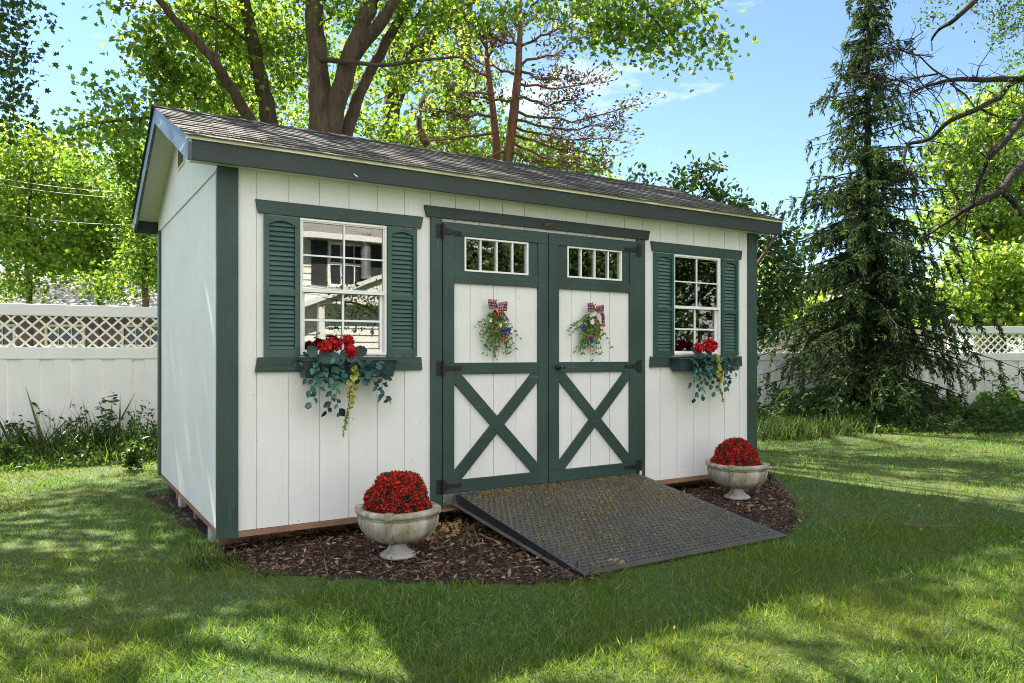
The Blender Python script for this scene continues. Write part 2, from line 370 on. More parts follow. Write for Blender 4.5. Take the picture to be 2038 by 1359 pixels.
# --- shingles: courses of separate tabs, each a slightly lifted slab
def shingle_mat():
    m, t, p, o = newmat('asphalt_shingle')
    gm = N(t, 'ShaderNodeNewGeometry')
    c = ramp(t, gm.outputs['Random Per Island'], [(0, (.036, .037, .040)), (.5, (.055, .056, .060)), (.85, (.08, .078, .076)), (1, (.115, .105, .095))])
    fine = noise(t, 240, 3); c = mixc(t, .75, c, ramp(t, fine, [(.3, (.35, .35, .35)), (.7, (1.0, 1.0, 1.0))]), 'MULTIPLY')
    ms = noise(t, 7, 6, (1, 1, 1), rough=.7); c = mixc(t, ramp(t, ms, [(.62, (0, 0, 0)), (.72, (.7, .7, .7))]), c, (.16, .15, .05))
    t.links.new(c, p.inputs['Base Color']); p.inputs['Roughness'].default_value = .85; bump(t, p, fine, .5, .002); return m
M['shingle'] = shingle_mat()
for sgn in (0, 1):
    b = MB(); ang = math.atan(S); u = np.array([0, math.cos(ang), math.sin(ang)]); n = np.array([0, -math.sin(ang), math.cos(ang)])
    o0 = np.array([0, -.185, RZ(-.185)])+n*.001
    if sgn: u = u*[1, -1, 1]; n = n*[1, -1, 1]; o0 = np.array([0, 2*1.42+.185, RZ(-.185)])+n*.001
    L = 1.605/math.cos(ang); NR = 13; ex = L/NR
    for r in range(NR):
        x = XR0-.018-random.uniform(0, .15)
        while x < XR1+.018:
            w = random.choice((.12, .17, .21, .30)); x1 = min(x+w, XR1+.018); xa = max(x, XR0-.018)
            if x1-xa > .02:
                j = random.uniform(-.010, .004); lift = random.uniform(.0085, .013)
                s0 = r*ex+j; s1 = min((r+1)*ex+.03, L)
                q = [o0+u*s0+n*(lift-.006), o0+u*s1+n*.001]
                P = []
                for X in (xa+.001, x1-.001):
                    e = np.array([X, 0, 0])
                    P += [e+q[0]+n*0, e+q[1], e+q[1]+n*.003, e+q[0]+n*.007]
                b.add(P, [(0, 1, 2, 3), (7, 6, 5, 4), (0, 4, 5, 1), (3, 2, 6, 7), (0, 3, 7, 4), (1, 5, 6, 2)])
            x = x1 if x1 > xa else x+w
    b.build('roof_shingles', M['shingle'], shed)
b = MB(); x = XR0-.02
while x < XR1:
    for sg in (-1, 1):
        y1 = 1.42+sg*.13; z1 = RZ(1.42)-.13*S
        P = [(x, 1.42, RZ(1.42)+.022), (x+.19, 1.42, RZ(1.42)+.014), (x+.19, y1, z1+.014), (x, y1, z1+.022)]
        b.add(P+[(q[0], q[1], q[2]-.005) for q in P], [(0, 1, 2, 3), (7, 6, 5, 4), (0, 3, 7, 4), (3, 2, 6, 7)])
    x += .15
b.build('ridge_cap', M['shingle'], shed)
# moss and tree litter caught on the lower courses
P = []
for i in range(2600):
    x = random.choice([random.gauss(c, s) for c, s in ((1.1, .25), (1.9, .2), (2.6, .35), (3.6, .5), (4.4, .4), (.0, .25))]); s0 = abs(random.gauss(0, .09 if random.random() < .75 else .5))
    if XR0 < x < XR1: P.append(np.array([x, -.175+s0*math.cos(ang), RZ(-.175)+s0*math.sin(ang)+.022]))
M['moss'] = plain('dry_moss', (.22, .20, .05), .9, 0, .3, 40, 0, island=.6)
tag(scatter('roof_moss', np.array(P), rng.uniform(.006, .018, len(P)), M['moss'], shed, 'tuft', up=.6), kind='stuff')
# --- gable vent
b = MB(); ya, yb, za, zb = 1.29, 1.79, 2.57, 2.775
ya, yb = 1.26, 1.58
for y0, y1, z0, z1 in ((ya, yb, za, za+.015), (ya, yb, zb-.015, zb), (ya, ya+.015, za+.015, zb-.015), (yb-.015, yb, za+.015, zb-.015)): b.box(-.024, -.0145, y0, y1, z0, z1)
b.build('vent_frame', M['soffit'], shed)
b = MB(); b.box(-.0165, -.0145, ya+.015, yb-.015, za+.015, zb-.015); b.build('gable_vent', M['dark'], shed)
b = MB()
for i in range(12):
    z = za+.025+i*.0145; b.obox((-.02, (ya+yb)/2, z), (.003, 0, -.002), (0, (yb-ya)/2-.016, 0), (.0006, 0, .002))
for i in range(7): y = ya+.03+i*.043; b.box(-.0225, -.0195, y, y+.008, za+.016, zb-.016)
b.build('vent_slats', plain('brown_vent', (.16, .12, .08), .6), shed)
# --- head boards and sills (ends cut at a slant)
def slant(name, xt0, xt1, xb0, xb1, z0, z1, mat, y0=-.022):
    b = MB(); b.prism_xz([(xb0, z0), (xb1, z0), (xt1, z1), (xt0, z1)], y0, -.0015); b.build(name, mat, shed, bev=.0025)
slant('window_head_board', .210, 1.376, .228, 1.358, 2.008, 2.094, M['green_h'])
slant('window_head_board', 3.555, 4.712, 3.573, 4.698, 2.010, 2.096, M['green_h'])
slant('window_sill_board', .224, 1.360, .207, 1.368, .997, 1.091, M['green_h'])
slant('window_sill_board', 3.549, 4.702, 3.541, 4.710, .997, 1.091, M['green_h'])
b = MB(); b.prism_xz([(1.403, 2.100), (3.514, 2.100), (3.532, 2.180), (1.384, 2.180)], -.030, -.0015); hb = b.build('door_head_board', M['head'], shed, bev=.0025)
b = MB(); b.box(2.405, 2.520, -.036, -.0305, 2.118, 2.153); b.build('name_plate', M['black'], hb, bev=.002)
b = MB(); b.box(2.412, 2.513, -.0385, -.0365, 2.124, 2.128); b.box(2.412, 2.513, -.0385, -.0365, 2.143, 2.147)
for i in range(9): b.box(2.420+i*.010, 2.426+i*.010, -.0385, -.0365, 2.132, 2.139)
b.build('plate_lettering', plain('bronze', (.16, .11, .08), .5, .6), hb)
# --- door posts
for x0, x1 in ((1.436, 1.5235), (3.3895, 3.480)):
    b = MB(); b.box(x0, x1, -.024, -.0015, -.012, 2.099); b.build('door_post', M['green'], shed, bev=.002)
# --- windows
def window(x0, x1, z0, z1):
    f = MB(); w = .014
    for a in ((x0, x1, z0, z0+w), (x0, x1, z1-w, z1), (x0, x0+w, z0+w, z1-w), (x1-w, x1, z0+w, z1-w)): f.box(a[0], a[1], -.017, .05, a[2], a[3])
    win = f.build('window', M['vinyl'], shed, bev=.002); xm = (x0+x1)/2; zm = z0+(z1-z0)*.482
    def sash(a0, a1, c0, c1, y, w, mt):
        s = MB()
        for a in ((a0, a1, c0, c0+w), (a0, a1, c1-w, c1), (a0, a0+w, c0+w, c1-w), (a1-w, a1, c0+w, c1-w)): s.box(a[0], a[1], y, y+.02, a[2], a[3])
        cm = (c0+c1)/2; am = (a0+a1)/2
        s.box(am-mt, am+mt, y+.003, y+.014, c0+w, c1-w); s.box(a0+w, am-mt, y+.003, y+.014, cm-mt, cm+mt); s.box(am+mt, a1-w, y+.003, y+.014, cm-mt, cm+mt)
        s.build('sash', M['vinyl'], win, bev=.0015)
        g = MB(); g.box(a0+w, a1-w, y+.0145, y+.017, c0+w, c1-w); g.build('pane', M['glass'], win)
    sash(x0+w, x1-w, zm, z1-w, -.010, .008, .0055)
    sash(x0+w+.004, x1-w-.004, z0+w, zm+.018, .013, .020, .007)
    # pale meeting rail
    m = MB(); m.box(x0+w, x1-w, -.014, .008, zm-.018, zm-.001); m.build('meeting_rail', M['vinyl'], win, bev=.002)
window(*LW); window(*RW)
# --- louvred shutters
def shutter(x0, x1, z0=1.096, z1=2.001):
    s = MB(); w = .030; y0, y1 = -.030, -.0015; zc = z0+(z1-z0)*.455
    s.box(x0, x0+w, y0, y1, z0, z1); s.box(x1-w, x1, y0, y1, z0, z1)
    a0, a1 = x0+w, x1-w; s.box(a0, a1, -.026, y1, z0, z0+.045); s.box(a0, a1, -.026, y1, zc-.018, zc+.018)
    nn = 10
    for i in range(nn):      # top rail with an arched lower edge
        t0, t1 = i/nn, (i+1)/nn; A = lambda t: z1-.058+.026*math.sin(PI*t)**.8
        s.prism_xz([(a0+(a1-a0)*t0, A(t0)), (a0+(a1-a0)*t1, A(t1)), (a0+(a1-a0)*t1, z1-.002), (a0+(a1-a0)*t0, z1-.002)], -.026, y1)
    s.box(a0, a1, -.006, y1, z0+.045, z1-.03)
    for lo, hi, k in ((z0+.047, zc-.018, 12), (zc+.018, z1-.034, 14)):
        dz = (hi-lo)/k
        for i in range(k): s.obox(((a0+a1)/2, -.0135, lo+dz*(i+.5)), ((a1-a0)/2-.0005, 0, 0), (0, -.0065, -dz*.52), (0, -.0014, .0004))
    for X in (x0+w/2, x1-w/2):
        for Z in (z0+.05, zc, z1-.07): s.ball((X, -.031, Z), .0042, 8, 1, sq=(1, .5, 1))
    s.build('shutter', [M['shutter'], M['black']], shed)
for a in ((.263, .487), (1.100, 1.322), (3.590, 3.817), (4.428, 4.649)): shutter(*a)
# --- doors
def clip(poly, x0, x1, z0, z1):
    def cl(P, f, g):
        R = []
        for i in range(len(P)):
            a, c = P[i-1], P[i]; fa, fc = f(a), f(c)
            if fa*fc < 0: t = fa/(fa-fc); R.append((a[0]+(c[0]-a[0])*t, a[1]+(c[1]-a[1])*t))
            if fc >= 0: R.append(c)
        return R
    for f in (lambda p: p[0]-x0, lambda p: x1-p[0], lambda p: p[1]-z0, lambda p: z1-p[1]): poly = cl(poly, f, 0)
    return poly
def door(x0, x1, sl, sr, win, grooves, hinge):
    d = MB(); gs = [x0]+grooves+[x1]
    for a, c in zip(gs[:-1], gs[1:]):
        for r in cut_rects(a+.003, c-.003, .10, 1.70, [win]): d.box(r[0], r[1], -.013, .0, r[2], r[3])
    d.box(x0+.002, x1-.002, -.006, .012, .10, 1.71)
    dr = d.build('door', M['white'], shed)
    for a, c in ((x0, sl), (sr, x1)): p = MB(); p.box(a, c, -.0345, -.0135, .190, 1.981); p.build('door_stile', M['green'], dr, bev=.002)
    for z0, z1 in ((1.982, 2.074), (.097, .189)): p = MB(); p.box(x0, x1, -.0345, -.0135, z0, z1); p.build('door_rail', M['green_h'], dr, bev=.002)
    for z0, z1 in ((1.633, 1.716), (.963, 1.048)): p = MB(); p.box(sl+.0008, sr-.0008, -.0325, -.0135, z0, z1); p.build('door_rail', M['green_h'], dr, bev=.002)
    p = MB(); mid = [sl+.0008, win[0]+.0, win[1], sr-.0008]
    for r in cut_rects(sl+.0008, sr-.0008, 1.7165, 1.9815, [win]): p.box(r[0]+.0006, r[1]-.0006, -.024, .012, r[2], r[3])
    p.build('door_top_panel', M['green'], dr)
    zb, zt = .190, .962; cx, cz = (sl+sr)/2, (zb+zt)/2
    for k, (s, yy) in enumerate(((-1, -.0335), (1, -.0305))):
        dx, dz = (sr-sl)*s, (zt-zb); L = math.hypot(dx, dz); ux, uz = dx/L, dz/L; h = .044; nx, nz = -uz*h, ux*h
        poly = [(cx-ux*L+nx, cz-uz*L+nz), (cx+ux*L+nx, cz+uz*L+nz), (cx+ux*L-nx, cz+uz*L-nz), (cx-ux*L-nx, cz-uz*L-nz)]
        poly = clip(poly, sl+.0008, sr-.0008, zb, zt)
        if s > 0: poly = poly
        p = MB(); p.prism_xz(poly, yy, -.0135)
        p.build('cross_brace', M['green_x' if s > 0 else 'green_y'], dr, bev=.002)
    # four-light transom window
    wx0, wx1, wz0, wz1 = win; f = MB(); w = .014
    for a in ((wx0, wx1, wz0, wz0+w), (wx0, wx1, wz1-w, wz1), (wx0, wx0+w, wz0+w, wz1-w), (wx1-w, wx1, wz0+w, wz1-w)): f.box(a[0], a[1], -.029, .012, a[2], a[3])
    for i in (1, 2, 3): X = wx0+(wx1-wx0)*i/4; f.box(X-.0055, X+.0055, -.024, -.006, wz0+w, wz1-w)
    f.build('door_window', M['vinyl'], dr, bev=.0015)
    g = MB(); g.box(wx0+w, wx1-w, -.0055, -.003, wz0+w, wz1-w); g.build('pane', M['glass'], dr)
    for z in (2.003, 1.008, .150):
        X = x0-.0035 if hinge < 0 else x1+.0035; s = -hinge
        h = MB(); Z = z
        h.box(min(X-s*.046, X-s*.012), max(X-s*.046, X-s*.012), -.0285, -.0245, Z-.052, Z+.052)
        h.box(min(X-s*.012, X+s*.014), max(X-s*.012, X+s*.014), -.040, -.0352, Z-.05, Z+.05)
        h.tube([(X, -.042, Z-.052), (X, -.042, Z+.052)], .007, 8)
        for q in (-.03, .03): h.ball((X-s*.03, -.030, Z+q), .005, 6)
        h.prism_xz([(X+s*.014, Z-.03), (X+s*.05, Z-.019), (X+s*.115, Z-.011), (X+s*.14, Z-.016), (X+s*.155, Z), (X+s*.14, Z+.016), (X+s*.115, Z+.011), (X+s*.05, Z+.019), (X+s*.014, Z+.03)][::s], -.040, -.0352)
        for q in (.04, .09, .135): h.ball((X+s*q, -.0405, Z), .0045, 6)
        h.build('hinge', M['black'], dr)
    return dr
for nm, ry in (('green_x', -.80), ('green_y', .80)):
    m = paint(nm, (.025, .058, .049), .3, .5, 'x', .9, wear=(.065, .11, .105), wearcut=.60)
    for nd in m.node_tree.nodes:
        if nd.type == 'MAPPING' and nd.inputs['Scale'].default_value[0] < .5: nd.inputs['Rotation'].default_value = (0, ry, 0)
    M[nm] = m
door(1.527, 2.4515, 1.618, 2.359, (1.706, 2.270, 1.724, 1.979), [1.760, 1.961, 2.163], -1)
rd = door(2.4585, 3.3845, 2.558, 3.298, (2.645, 3.215, 1.729, 1.984), [2.693, 2.890, 3.093], 1)
h = MB(); h.lathe([(0, 0), (.022, 0), (.024, .006), (.014, .012), (.009, .03)], (0, 0, 0), 14)
h.v = [(x+2.545, -.0345-z, y+1.008) for x, y, z in h.v]
h.tube([(2.500, -.068, 1.007), (2.525, -.070, 1.010), (2.570, -.070, 1.010), (2.602, -.068, 1.006)], [.007, .013, .013, .006], 8)
h.build('door_handle', M['black'], rd, smooth=True)
h = MB(); h.ball((2.553, -.0825, 1.010), .006, 8); h.build('lock', M['plate'], rd)
h = MB(); h.box(3.405, 3.420, -.045, -.0255, .075, .11); h.build('door_stop', M['vinyl'], shed)
# --- threshold of diamond plate, floor timbers, blocks
t_ = MB(); t_.box(1.527, 3.3845, -.026, -.006, -.004, .093)
for i in range(56):
    for j in range(3):
        X = 1.54+i*.033; Z = .015+j*.03+(i % 2)*.012; s = 1 if (i+j) % 2 else -1
        if Z < .085: t_.obox((X, -.027, Z), (.008, 0, .008*s), (-.002*s, 0, .002), (0, .0012, 0))
t_.build('threshold', M['plate'], shed)
b = MB(); b.box(.06, XW-.06, -.012, .02, -.036, -.001); b.box(.0, .03, .022, YD-.01, -.036, -.001); b.box(XW-.03, XW, .022, YD-.01, -.036, -.001); b.build('sill_timber', M['skid'], shed)
b = MB()
for y in (.30, 1.2, 2.1, 2.7): b.box(.05, XW-.05, y, y+.09, GZ-.01, -.0365)
b.build('floor_skid', M['skid'], shed)
for x, y in ((.02, .42), (.02, 1.75), (.1, 2.5), (4.7, .2)):
    b = MB(); b.box(x, x+.05, y, y+.11, GZ-.02, -.0365); b.build('foundation_block', M['block'], shed, bev=.006)

# ================================================================== RAMP
ramp_o = thing('loading_ramp', (2.52, -.8, GZ), 'black steel tread plate ramp sloping from the shed doors to the lawn', 'ramp')
RX0, RX1 = 1.645, 3.385; ra = np.array([0, -.030, .088]); rb = np.array([0, -1.555, GZ+.022]); ru = (rb-ra); RL = np.linalg.norm(ru); ru = ru/RL; rn = np.array([0, ru[2], -ru[1]])
def rp(x, s, h=0): return np.array([x, 0, 0])+ra+ru*s+rn*h
def steel():
    m, t, p, o = newmat('ramp_steel')
    c = ramp(t, noise(t, 3, 6), [(.3, (.058, .060, .062)), (.7, (.095, .096, .096))])
    c = mixc(t, ramp(t, noise(t, 16, 8, rough=.75), [(.44, (0, 0, 0)), (.62, (.6, .6, .6))]), c, (.15, .125, .04))
    t.links.new(c, p.inputs['Base Color']); p.inputs['Roughness'].default_value = .48; p.inputs['Metallic'].default_value = .15
    bump(t, p, noise(t, 60, 4), .2, .002); return m
M['steel'] = steel()
b = MB(); b.add([rp(RX0, 0), rp(RX1, 0), rp(RX1, RL), rp(RX0, RL), rp(RX0, 0, -.008), rp(RX1, 0, -.008), rp(RX1, RL, -.008), rp(RX0, RL, -.008)],
      [(0, 3, 2, 1), (4, 5, 6, 7), (0, 1, 5, 4), (1, 2, 6, 5), (2, 3, 7, 6), (3, 0, 4, 7)])
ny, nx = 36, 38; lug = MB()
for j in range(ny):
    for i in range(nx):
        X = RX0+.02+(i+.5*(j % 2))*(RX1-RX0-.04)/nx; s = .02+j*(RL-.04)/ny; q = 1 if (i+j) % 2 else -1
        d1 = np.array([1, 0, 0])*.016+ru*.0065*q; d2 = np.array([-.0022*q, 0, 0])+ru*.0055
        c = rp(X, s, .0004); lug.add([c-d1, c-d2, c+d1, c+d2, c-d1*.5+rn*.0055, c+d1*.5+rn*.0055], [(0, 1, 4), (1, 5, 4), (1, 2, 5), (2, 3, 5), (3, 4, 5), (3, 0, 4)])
b.build('tread_plate', M['steel'], ramp_o); lug.build('tread_lugs', plain('shade_dark_lug', (.012, .012, .014), .35, .1, .3, 30, 0), ramp_o)['kind'] = 'stuff'  # near-black lugs carry the shade of their front slopes in colour
M['rail'] = plain('black_rail', (.02, .02, .022), .45, .2, .3, 14, .2)
M['rail_e'] = plain('highlight_rail_edge', (.14, .13, .12), .6, .3, .3, 20, .2)  # paler grey, the highlight along the lower flange set in colour
for X, s in ((RX0, -1), (RX1, 1)):
    b = MB(); xa, xb = X+s*.001, X+s*.007
    b.add([rp(x, t, h) for x in (xa, xb) for t, h in ((0, .001), (0, -.078), (RL*.98, -.03), (RL, .001))], [(0, 1, 2, 3), (7, 6, 5, 4), (0, 4, 5, 1), (1, 5, 6, 2), (2, 6, 7, 3), (3, 7, 4, 0)])
    b.build('side_rail', M['rail'], ramp_o)
    b = MB(); xa, xb = X+s*.0075, X+s*.036
    b.add([rp(x, t, h) for x in (xa, xb) for t, h in ((0, -.072), (0, -.080), (RL*.96, -.035), (RL*.96, -.027))], [(0, 1, 2, 3), (7, 6, 5, 4), (0, 4, 5, 1), (1, 5, 6, 2), (2, 6, 7, 3), (3, 7, 4, 0)])
    b.build('rail_flange', M['rail_e'], ramp_o)
# debris on the ramp
P = []; cl = [(random.uniform(RX0+.05, RX1-.05), RL*random.random()**1.3, random.uniform(.03, .16)) for _ in range(150)]
while len(P) < 13000:
    if random.random() < .68: c = random.choice(cl); x, s = random.gauss(c[0], c[2]), random.gauss(c[1], c[2]*.6)
    else: x, s = random.uniform(RX0, RX1), RL*random.random()**.9
    if RX0+.01 < x < RX1-.01 and .01 < s < RL-.03 and random.random() > s/RL*.75: P.append(rp(x, s, .004))
P = np.array(P)
M['litter'] = leafmat('yellow_litter', [(0, (.07, .05, .02)), (.35, (.22, .15, .025)), (.8, (.36, .28, .05)), (1, (.55, .48, .2))], .1, 1)
tag(scatter('catkin_litter', P, rng.uniform(.006, .019, len(P)), M['litter'], None, 'tuft', nrm=norm(rng.normal(size=(len(P), 3))*.35+rn), aspect=.8),
    'yellow brown moss and blossom litter strewn over the black ramp', 'litter', kind='stuff')
def dry_leaf(name, c, r, n, seed, label, cols):
    rr = np.random.default_rng(seed); b = MB()
    for k in range(n):      # crumpled fan of curled lobes
        a = 2*PI*k/n+rr.uniform(-.3, .3); l = r*rr.uniform(.6, 1.1); w = l*.45; d = np.array([math.cos(a), math.sin(a), 0]); e = np.array([-d[1], d[0], 0]); up = rr.uniform(.3, 1.1)
        P = []
        for i in range(5):
            t = i/4; z = up*l*math.sin(PI*t*.8)*.8; ww = w*math.sin(PI*(.12+.83*t))
            for q in (-1, 0, 1): P.append(np.array(c)+d*l*t+e*ww*q*.6+np.array([0, 0, z+abs(q)*w*.35]))
        b.add(P, [(i*3+j, i*3+j+1, i*3+j+4, i*3+j+3) for i in range(4) for j in range(2)])
    tag(b.build(name, cols, None, smooth=True), label, 'leaf')
c_ = rp(2.065, RL*.85, .006)
M['dryleaf'] = leafmat('dry_leaf', [(0, (.42, .25, .09)), (1, (.55, .38, .18))], .3, 1.2)
dry_leaf('dry_leaf', ground(1222, 1121, GZ+.055), .045, 6, 3, 'curled pale brown dry leaf lying near the foot of the ramp', M['dryleaf'])
dry_leaf('dry_leaf', ground(1236, 1123, GZ+.055), .030, 4, 5, 'smaller orange brown leaf touching the pale curled one on the ramp', M['dryleaf'])
# ================================================================== URNS AND MUMS
def stone():
    m, t, p, o = newmat('mossy_stone')
    n1 = noise(t, 9, 8, (1, 1, .5), rough=.7); n2 = noise(t, 4, 6); n3 = noise(t, 60, 4)
    c = ramp(t, n1, [(.30, (.09, .08, .05)), (.43, (.24, .21, .14)), (.56, (.40, .37, .30)), (.70, (.58, .57, .52))])
    c = mixc(t, ramp(t, n2, [(.42, (0, 0, 0)), (.62, (.6, .6, .6))]), c, (.19, .19, .085))
    t.links.new(c, p.inputs['Base Color']); p.inputs['Roughness'].default_value = .85
    bump(t, p, math_(t, 'ADD', n3, n1), .5, .006); return m
M['stone'] = stone(); M['stone_pale'] = paint('pale_stone', (.46, .46, .43), .25, .8, 'z', .5, specks=False, wear=(.25, .22, .13), wearcut=.52)
M['mum'] = leafmat('mum_red', [(0, (.07, .006, .006)), (.25, (.28, .010, .008)), (.65, (.56, .022, .012)), (1, (.85, .08, .035))], .12, 1.1)
M['mum_core'] = plain('mum_core', (.03, .012, .012), .9, 0, .3, 20, .2)
M['mumleaf'] = leafmat('mum_leaf', [(0, (.02, .025, .015)), (.5, (.06, .07, .03)), (1, (.18, .10, .05))], .2, 1)
def urn(c, label, rot):
    t = thing('garden_urn', c, label, 'urn', 'stone urns flanking the ramp', rot)
    z0 = 0; sq = lambda a, z: 1+.018*math.cos(4*a) if z > .08 else 1
    b = MB(); b.lathe([(.0, .0), (.108, .0), (.112, .010), (.106, .020), (.088, .030), (.070, .044), (.058, .060), (.052, .076), (.054, .092)], k=36)
    b.build('pedestal', M['stone_pale'], t, local=True, smooth=True)
    pr = [(.0, .090), (.060, .092), (.110, .098), (.155, .112), (.190, .134), (.216, .165), (.231, .200), (.237, .232), (.236, .246), (.226, .250), (.224, .255), (.238, .260), (.241, .267), (.235, .272)]
    b = MB(); b.lathe(pr, k=64, squash=sq); bowl = b.build('bowl', M['stone'], t, local=True, smooth=True)
    b = MB(); b.lathe([(.232, .268), (.250, .272), (.258, .282), (.258, .296), (.250, .306), (.232, .309), (.214, .306), (.204, .296), (.200, .27), (.17, .26), (0, .26)], k=64, squash=sq)
    b.build('rim', M['stone'], t, local=True, smooth=True)
    for k in range(4):
        a = PI/2*k; d = np.array([math.cos(a), math.sin(a), 0]); e = np.array([-d[1], d[0], 0]); s = MB()
        pts = [d*r*1.02+np.array([0, 0, z]) for r, z in ((.07, .094), (.157, .112), (.193, .134), (.220, .165), (.235, .200), (.241, .232), (.243, .258))]
        for q in (-.007, .007): s.tube([p+e*q for p in pts], [.004, .007, .008, .008, .008, .008, .007], 8)
        s.build('rib', M['stone'], t, local=True, smooth=True)
        s = MB(); s.obox(d*.240+np.array([0, 0, .291]), d*.027, e*.027, np.array([0, 0, .024])); s.build('rim_block', M['stone'], t, local=True, bev=.012)
    return t
def mum(c, label, seed, r=.193, h=.225, crack=False):
    rr = np.random.default_rng(seed); t = thing('red_mum', c, label, 'potted flowers', 'red mums in the stone urns')
    b = MB(); b.lathe([(r*.93*math.cos(a), h*.94*math.sin(a)) for a in np.linspace(-.2, PI/2, 12)], k=28); b.build('core', M['mum_core'], t, local=True, smooth=True)
    n = 8500; d = norm(rr.normal(size=(n*3, 3))); d = d[d[:, 2] > -.2][:n]; n = len(d)
    lump = 1+.06*np.sin(d[:, 0]*7+seed)*np.sin(d[:, 1]*6+1)+.045*np.sin(d[:, 2]*9+d[:, 0]*6+seed)
    P = d*[r, r, h]*(lump*rr.uniform(.93, 1.06, n))[:, None]+np.array(c)
    hole = (np.sin(d[:, 0]*13+seed*2)*np.sin(d[:, 1]*11+2)*np.sin(d[:, 2]*12+seed) > .22)
    nr = norm(d+rr.normal(size=(n, 3))*.45)
    k = ~hole & (rr.random(n) < .95)
    scatter('blossoms', P[k], rr.uniform(.010, .017, k.sum()), M['mum'], t, 'tuft', tip=nr[k], nrm=norm(rr.normal(size=(k.sum(), 3))), aspect=1.5)
    P2 = P[k]+d[k]*.003; scatter('florets', P2, rr.uniform(.007, .013, len(P2)), M['mum'], t, 'diamond', nrm=nr[k], aspect=1.6)
    g = hole | (rr.random(n) < .2)
    scatter('leaves', P[g]-d[g]*.004, rr.uniform(.010, .02, g.sum()), M['mumleaf'], t, 'oval', tip=norm(d[g]+rr.normal(size=(g.sum(), 3))*.6))
    return t
UL = ground(792, 1111)+[0, 0, .015]; UR = ground(1467, 994)+[0, 0, .015]
urn(UL, 'weathered mossy stone urn on pale pedestal at the left foot of the shed door', .95)
urn(UR, 'weathered mossy stone urn on mulch near the right corner of the shed', .55)
mum(UL+[0, 0, .285], 'round dome of red mums filling the urn left of the ramp', 3)
mum(UR+[-.02, 0, .285], 'round dome of red mums filling the urn by the right corner', 5, r=.188, h=.215)
P = UR+np.array([.17, -.02, .27])+rng.normal(size=(170, 3))*[.03, .03, .02]
ds = thing('dark_sprig', UR+[.16, 0, .27], 'blackened leafy sprig drooping over the right rim of the right urn', 'plant')
scatter('leaves', P, rng.uniform(.02, .045, 170), M['mumleaf'], ds, 'oval', up=.3)
b = MB()
for i in range(7):
    a = random.uniform(0, 6.3); b.tube([UR+[.15, 0, .26], UR+[.17+.03*math.cos(a), .03*math.sin(a), .31], UR+[.18+.07*math.cos(a), .07*math.sin(a), .33+.02*random.random()]], .002, 4)
b.build('stems', M['bark_dark'], ds)

# ================================================================== WINDOW BOXES
M['geranium'] = leafmat('geranium_petal', [(0, (.25, .004, .006)), (.5, (.50, .010, .012)), (1, (.66, .03, .03))], .2, 1)
M['gleaf'] = leafmat('geranium_leaf', [(0, (.03, .07, .065)), (1, (.07, .13, .12))], .2, 1, .5)
M['tleaf'] = leafmat('teal_leaf', [(0, (.015, .035, .035)), (.4, (.025, .075, .07)), (.8, (.04, .15, .13)), (1, (.07, .22, .17))], .15, 1, .4)
M['yflower'] = leafmat('yellow_bell', [(0, (.35, .38, .06)), (.6, (.55, .55, .12)), (1, (.70, .66, .22))], .3, 1.1)
M['ybud'] = leafmat('green_bud', [(0, (.12, .2, .02)), (1, (.32, .40, .06))], .2, 1)
M['stem'] = plain('dark_stem', (.03, .035, .02), .6, 0, .2, 20, 0)
def planter(x0, x1, label):
    t = thing('window_box', ((x0+x1)/2, -.09, .96), label, 'planter', 'window boxes under the shed windows')
    b = MB(); y0, y1, z0, z1, w = -.150, -.0235, .958, 1.075, .006
    i_ = .018
    def ring(xa, xb, ya, yb, z): return [(xa, ya, z), (xb, ya, z), (xb, yb, z), (xa, yb, z)]
    V = ring(x0+i_, x1-i_, y0+i_, y1, z0)+ring(x0, x1, y0, y1, z1)+ring(x0+w, x1-w, y0+w, y1-w, z1)+ring(x0+i_+w, x1-i_-w, y0+i_+w, y1-w, z0+w)
    Fq = [(3, 2, 1, 0)]
    for k in range(3): Fq += [(k*4+j, k*4+(j+1) % 4, (k+1)*4+(j+1) % 4, (k+1)*4+j) for j in range(4)]
    Fq.append((12, 13, 14, 15)); b.add(V, Fq); b.build('trough', M['box'], t, bev=.002)
    b = MB(); r = .010
    for (xa, xb, ya, yb) in ((x0-r, x1+r, y0-r, y0+.004), (x0-r, x0+.004, y0+.0045, y1), (x1-.004, x1+r, y0+.0045, y1)): b.box(xa, xb, ya, yb, z1-.008, z1+.002)
    b.build('rim', M['box'], t, bev=.003)
    b = MB(); b.ball((x1+.018, -.07, z1-.012), .012, 8); b.build('hook', M['black'], t)
def leafdisc(b, c, n, r, seed):
    rr = random.Random(seed); n = norm(np.array(n, float)); a = norm(np.cross(n, [.2, .1, 1])); e = np.cross(n, a); K = 28
    V = [np.array(c)]
    for ring, q in ((.55, .004), (1.0, .0)):
        for k in range(K):
            t = 2*PI*k/K; s = 1+(.07*math.cos(9*t)+.07*math.cos(2*t+seed)-.25*math.exp(-8*(1-math.cos(t))) if ring == 1 else .02*math.cos(7*t)); z = .16*math.cos(9*t)*r*ring+r*.25*ring*ring
            V.append(np.array(c)+(a*math.cos(t)+e*math.sin(t))*r*ring*s+n*z)
    Fq = [(0, 1+k, 1+(k+1) % K) for k in range(K)]+[(1+k, 1+K+k, 1+K+(k+1) % K, 1+(k+1) % K) for k in range(K)]
    b.add(V, Fq)
